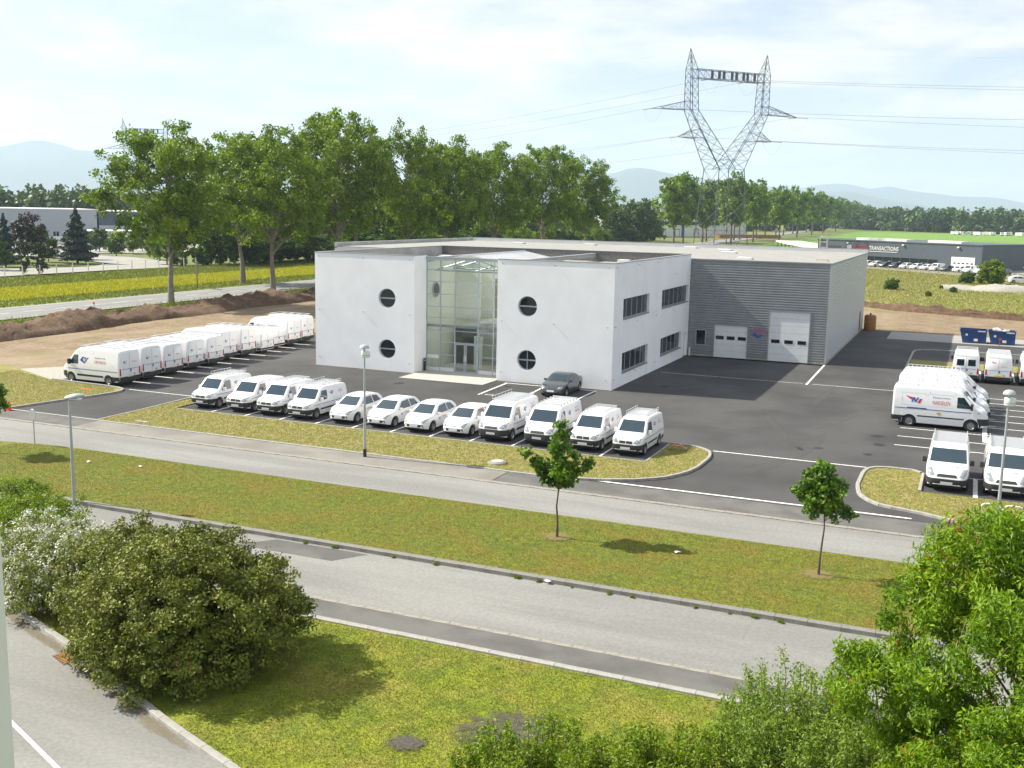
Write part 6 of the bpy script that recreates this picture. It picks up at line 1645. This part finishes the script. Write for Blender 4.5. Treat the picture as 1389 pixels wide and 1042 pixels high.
for (x, z, nm) in CB:
    for (Q, side, sg) in ((P2, 'going left', 9), (P3, 'going right', 5)):
        o = thing('power_line', 'thin cable from the %s of the near pylon %s' % (nm, side), 'cable', (0, 0, 0), 0, 'overhead power lines')
        a = att(P1, x, z); b = att(Q, x, z)
        d = (b - a).normalized()
        hv_ = z < 60
        ins = 3.0 if hv_ else 0
        for s in ((-.22, .22) if hv_ else (0,)):
            off = Vector((-d.y, d.x, 0)) * s
            MB().path(span(a + d * ins, b - d * ins, sg * (1 if hv_ else .7), .03, off), .020 if hv_ else .010, 4).build('conductor', 'cable', o)
        if hv_:
            MB().path([a, a + d * ins + Vector((0, 0, -.15))], .10, 6).build('insulator', 'cable', o)
            MB().path([b, b - d * ins + Vector((0, 0, -.15))], .10, 6).build('insulator', 'cable', o)
    if z < 60:
        o = thing('jumper_loop', 'slack cable loop hanging under the %s of the near pylon' % nm, 'cable', (0, 0, 0), 0, 'slack loops on the pylon')
        a = att(P1, x, z); d1 = (att(P2, x, z) - a).normalized(); d2 = (att(P3, x, z) - a).normalized()
        p, q = a + d1 * 3.0, a + d2 * 3.0
        MB().path([p.lerp(q, k / 12) + Vector((0, 0, -3.6 * 4 * (k / 12) * (1 - k / 12))) + (d1 + d2) * 0 for k in range(13)], .02, 4).build('loop', 'cable', o)

# ------------------------------------------------------------------ far buildings
def box_building(name, label, p0, p1, depth, h, mat, roof_mat='bldg_white', group=None):
    """front wall from p0 to p1 (seen left to right), body behind it; local x along the front, y to the back"""
    d = Vector((p1[0] - p0[0], p1[1] - p0[1])); L = d.length
    o = thing(name, label, 'building', (p0[0], p0[1], -.12), math.atan2(d.y, d.x), group)
    MB().box(0, L, 0, depth, 0, h).build('wall', mat, o)
    MB().box(-.15, L + .15, -.15, depth + .15, h + .003, h + .25).build('roof_edge', roof_mat, o)
    return o, L
o, L = box_building('dealer_hall', 'long slate-blue car dealer hall with red and white lettering', (-16.5, 231), (24.8, 208), 26, 6.3, 'bldg_slate', 'bldg_slate')
def front_text(o, s, x, z, h, wid, mat, name):
    v, f, w = text_geo(s)
    me = bpy.data.meshes.new(name); me.from_pydata([(x + a * wid / w, -.16, z + b * h) for a, b in v], [], f); me.materials.append(MATS[mat]); add(name, me, o)
MB().box(0, L, -.02, -.002, 0, .25).build('plinth', 'concrete', o)
MB().lathe([(0, -.16), (.75, -.16), (.75, 0)], 20, 'y', (10.2, 0, 4.7)).build('round_logo', 'bldg_pale', o)
front_text(o, 'AUTO', 13.6, 4.75, 1.15, 4.3, 'red_print', 'red_lettering')
front_text(o, 'TRANSACTIONS', 20.6, 4.65, 1.05, 8.6, 'bldg_white', 'white_lettering')
MB().box(16.3, 24.6, -.12, -.05, 3.72, 3.84).build('underline', 'bldg_white', o)
for k in range(9):
    x = 13.0 + 2.55 * k
    w = MB().box(x, x + 2.4, -.05, -.004, 1.0, 2.5).build('shop_window', 'dark_glass', o)
    MB().box(x + 2.4, x + 2.5, -.06, -.003, .9, 2.6).build('mullion', 'bldg_slate', w)
MB().box(3, 7.5, -.06, -.004, 3.9, 4.9).build('upper_window', 'iron', o)
sd = MB().box(39.5, 45.6, -.06, -.004, .1, 3.4).build('shutter_door', 'bldg_white', o)
for k in range(5): MB().box(40.1 + 1.12 * k, 40.7 + 1.12 * k, -.09, -.065, 1.75, 2.05).build('door_window', 'dark_glass', sd)
for (a, b) in ((10, 25), (31, 40)): MB().box(a, b, 3, 6.5, 6.56, 7.1).build('roof_light', 'bldg_white', o)
for x in (9.5, 26, 41): MB().box(x, x + .5, -.5, -.1, 5.6, 5.9).build('flood_lamp', 'bldg_white', o)
cb = thing('canopy', 'long low flat canopy on posts beside the dealer hall', 'canopy', (-42, 315, -.1), math.atan2(230 - 315, 26))
MB().box(0, 84, 0, 9, 3.3, 3.75).build('roof_slab', 'bldg_white', cb)
for k in range(10):
    for y in (.5, 8.5): MB().box(1 + 9 * k, 1.3 + 9 * k, y, y + .3, 0, 3.3).build('post', 'iron', cb)
MB().box(0, 84, 8.0, 8.3, 0, 3.3).build('back_wall', 'bldg_slate', cb)
o, L = box_building('pale_warehouse', 'white warehouse with dock doors left of the pylon', (-142, 478), (-98, 545), 45, 11.2, 'bldg_white')
MB().box(0, L * .74, -.3, -.01, 6.4, 8.2).build('dark_band', 'iron', o)  # dark gap band between the white lower wall and the roof strip
for x in (8, 16, 26, 40): 
    w = MB().box(x, x + 3.6, -.2, -.02, .2, 4.3).build('dock_door', 'inside_dark', o); MB().box(x + .4, x + 3.2, -.26, -.205, .2, 3.9).build('shutter', 'bldg_white', w)
MB().box(31, 32.5, -.25, -.03, 0, 8.0).build('blue_pilaster', 'blue_print', o)
pp = thing('timber_stack', 'long low stack of brown timber beside the white warehouse', 'timber', (-103, 500, -.1), R(55))
for k in range(5): MB().box(0, 46, .8 * k, .8 * k + .7, 0, 1.6 + .12 * (k % 3)).build('log_row', 'rust_tank', pp)
o, L = box_building('factory', 'grey and dark blue factory hall at the far left', (-246, 154), (-226, 181), 40, 10.2, 'bldg_pale')
for k in range(6): MB().box(15 + .9 * k + (k // 2) * 1.2, 15.6 + .9 * k + (k // 2) * 1.2, -.1, -.01, 1.0, 3.6).build('window', 'dark_glass', o)
MB().box(1, L, -1.2, -.2, 0, 2.2).build('low_wall', 'bldg_white', o)
o, L = box_building('factory_wing', 'dark blue wing of the far left factory', (-225.7, 181.4), (-206, 209), 40, 9.8, 'bldg_blue')
MB().box(8, 19, -.15, -.02, 0, 6.2).build('pale_front', 'bldg_pale', o); MB().box(12.5, 16.5, -.2, -.16, 3.6, 5.0).build('blue_sign', 'blue_print', o)
MB().box(0, 7.5, -.15, -.02, 0, 5.6).build('pale_front', 'bldg_pale', o)
o, L = box_building('low_shed', 'low white shed in front of the blue factory wing', (-207, 158), (-194, 176), 14, 4.4, 'bldg_white')
MB().box(3, 6, -.1, -.01, 0, 2.6).build('gate', 'inside_dark', o)
o, L = box_building('beige_house', 'beige building corner at the left picture edge', (-176.5, 77), (-165.5, 79), 16, 10.5, 'bldg_beige', 'bldg_beige')
MB().box(1, 2.5, -.1, -.01, 2, 4).build('window', 'dark_glass', o)
# fence along the meadow
random.seed(9)
fn = thing('chain_fence', 'wire fence on pale posts along the far meadow edge', 'fence', (-125.6, 40, -.15))
fp = MB().box(-.07, .07, -.07, .07, 0, 1.75).mesh('post', 'bldg_white')
for k in range(44): add('post', fp, fn, (0, 3.2 * k * 1.15, 0))
m = MB()
for z in (.15, .6, 1.05, 1.6): m.tube((0, 0, z), (0, 158, z), .014, n=4)
m.build('wire', 'steel_galv', fn)
# trees of the factory estate
SPR = TreeProto(); rng = np.random.default_rng(71)
n = 5200; t = rng.uniform(0, 1, n) ** .6; hz = 10.2 * (1 - t * .93); rr = 3.4 * t ** .85 * (0.75 + .25 * np.sin(hz * 4.5)) * np.sqrt(rng.uniform(.25, 1, n)); a = rng.uniform(0, 6.28, n)
C = np.c_[rr * np.cos(a), rr * np.sin(a), hz - .12 * rr]
SPR.crown = leaf_mesh('crown', C, .30 * rng.uniform(.6, 1.3, n), .5 + rng.normal(0, .22, n), 'leaf_spruce', rng, .4, unit(np.c_[C[:, :2], np.zeros(n)]), .6, .3)
SPR.trunk = MB().tube((0, 0, -.1), (0, 0, 9.4), .18, .02, 7).mesh('trunk', 'bark')
plant(SPR, 'spruce', 'blue-green spruce in front of the factory', 'tree', -149.1, 97.3, 0, 1.5, 1.10, None, -.1)
plant(SPR, 'spruce', 'dark conifer at the left picture edge', 'tree', -150, 80, 1, .95, 1.0, None, -.1)
PUR = make_tree(72, 9.6, 5.4, 3.6, 4.1, 12, 1.7, 12, .7, 30, .24, 'leaf_purple', 'bark', .16, fork=.12, extra_twigs=False)
plant(PUR, 'purple_tree', 'dark purple-leaved tree left of the spruce', 'tree', -153.7, 88.7, .5, 1.0, 1.02, None, -.1)
CYP = make_tree(73, 6.2, 3.2, 1.15, 2.9, 10, .75, 9, .35, 26, .13, 'leaf_cypress', 'bark', .1, fork=.05, extra_twigs=False)
plant(CYP, 'cypress', 'dense dark cypress at the fence, left of a pair', 'tree', -128.4, 64.6, 0, 1.0, 1.0, 'pair of cypresses', -.1)
plant(CYP, 'cypress', 'dense dark cypress at the fence, right of a pair', 'tree', -127.4, 67.2, 1, 1.35, .95, 'pair of cypresses', -.1)
EST = HED[1]
for (u, v, s, l, q) in ((-160, 108, .62, 'green garden tree between the purple tree and spruce', 1), (-166, 126, .5, 'small green tree right of the spruce', 0), (-172, 138, .45, 'small green tree by the curving yard road', 2), (-150, 121, .42, 'small round tree beside the curving yard road', 2), (-133, 106, .72, 'bright green bush behind the leftmost roadside tree', 2), (-212, 170, .36, 'clipped round tree before the blue factory wing', 0), (-141, 70, .5, 'dark bush at the fence by the left picture edge', 3), (-176, 112, .66, 'green tree behind the purple tree', 3), (-158, 98, .5, 'dark bush between the purple tree and spruce', 0), (-185, 140, .55, 'green tree before the grey factory hall, left one', 1), (-180, 150, .5, 'green tree before the grey factory hall, right one', 0)):
    plant(HED[q], 'estate_tree', l, 'tree', u, v, s * 20, s, None, None, -.1)
# pale caravans at the far edge of the field
random.seed(17)
cmh = MB().box(-3, 3, -1.2, 1.2, .5, 2.7).mesh('body', 'bldg_white'); cwn = MB().box(-2, -.6, -1.23, -1.2, 1.5, 2.2).box(.6, 2, -1.23, -1.2, 1.5, 2.2).mesh('window', 'dark_glass'); cwh = MB().tube((0, -1.25, .35), (0, 1.25, .35), .35, n=10).mesh('wheel', 'tyre')
for k in range(14):
    o = thing('caravan', 'small white caravan parked at the far edge of the green field', 'caravan', (8 + 4.2 * k + random.uniform(-1, 1), 842 + 2.6 * k + random.uniform(-14, 14), -.1), random.uniform(0, 3), 'distant white caravans')
    add('body', cmh, o); add('window', cwn, o); add('wheel', cwh, o)

# ------------------------------------------------------------------ window frame the picture is taken through
jb = thing('window_frame', 'pale blurred window jamb along the lower left picture edge', 'window frame', (21.915, -69.993, 10.9), YAW * -1)
MB().box(-.18, -.018, -.03, .03, 0, 1.75).build('jamb', 'bldg_white', jb)
MB().box(-.05, -.020, -.045, -.031, 0, 1.75).build('glazing_seal', 'bldg_white', jb)

# ------------------------------------------------------------------ haze
hz_ = MB().box(-16000, 16000, -4000, 17500, -1.6, 660).build('haze', None)
hm = bpy.data.materials.new('haze_air'); hm.use_nodes = True
t = hm.node_tree; t.nodes.clear()
out = N(t, 'ShaderNodeOutputMaterial'); pv_ = N(t, 'ShaderNodeVolumePrincipled')
pv_.inputs['Color'].default_value = (0.64, 0.79, 1.0, 1); pv_.inputs['Density'].default_value = 0.00010; pv_.inputs['Anisotropy'].default_value = 0.2
t.links.new(pv_.outputs[0], out.inputs['Volume'])
hz_.data.materials.append(hm); tag(hz_, 'thin summer haze over the plain', 'haze', None, 'stuff')
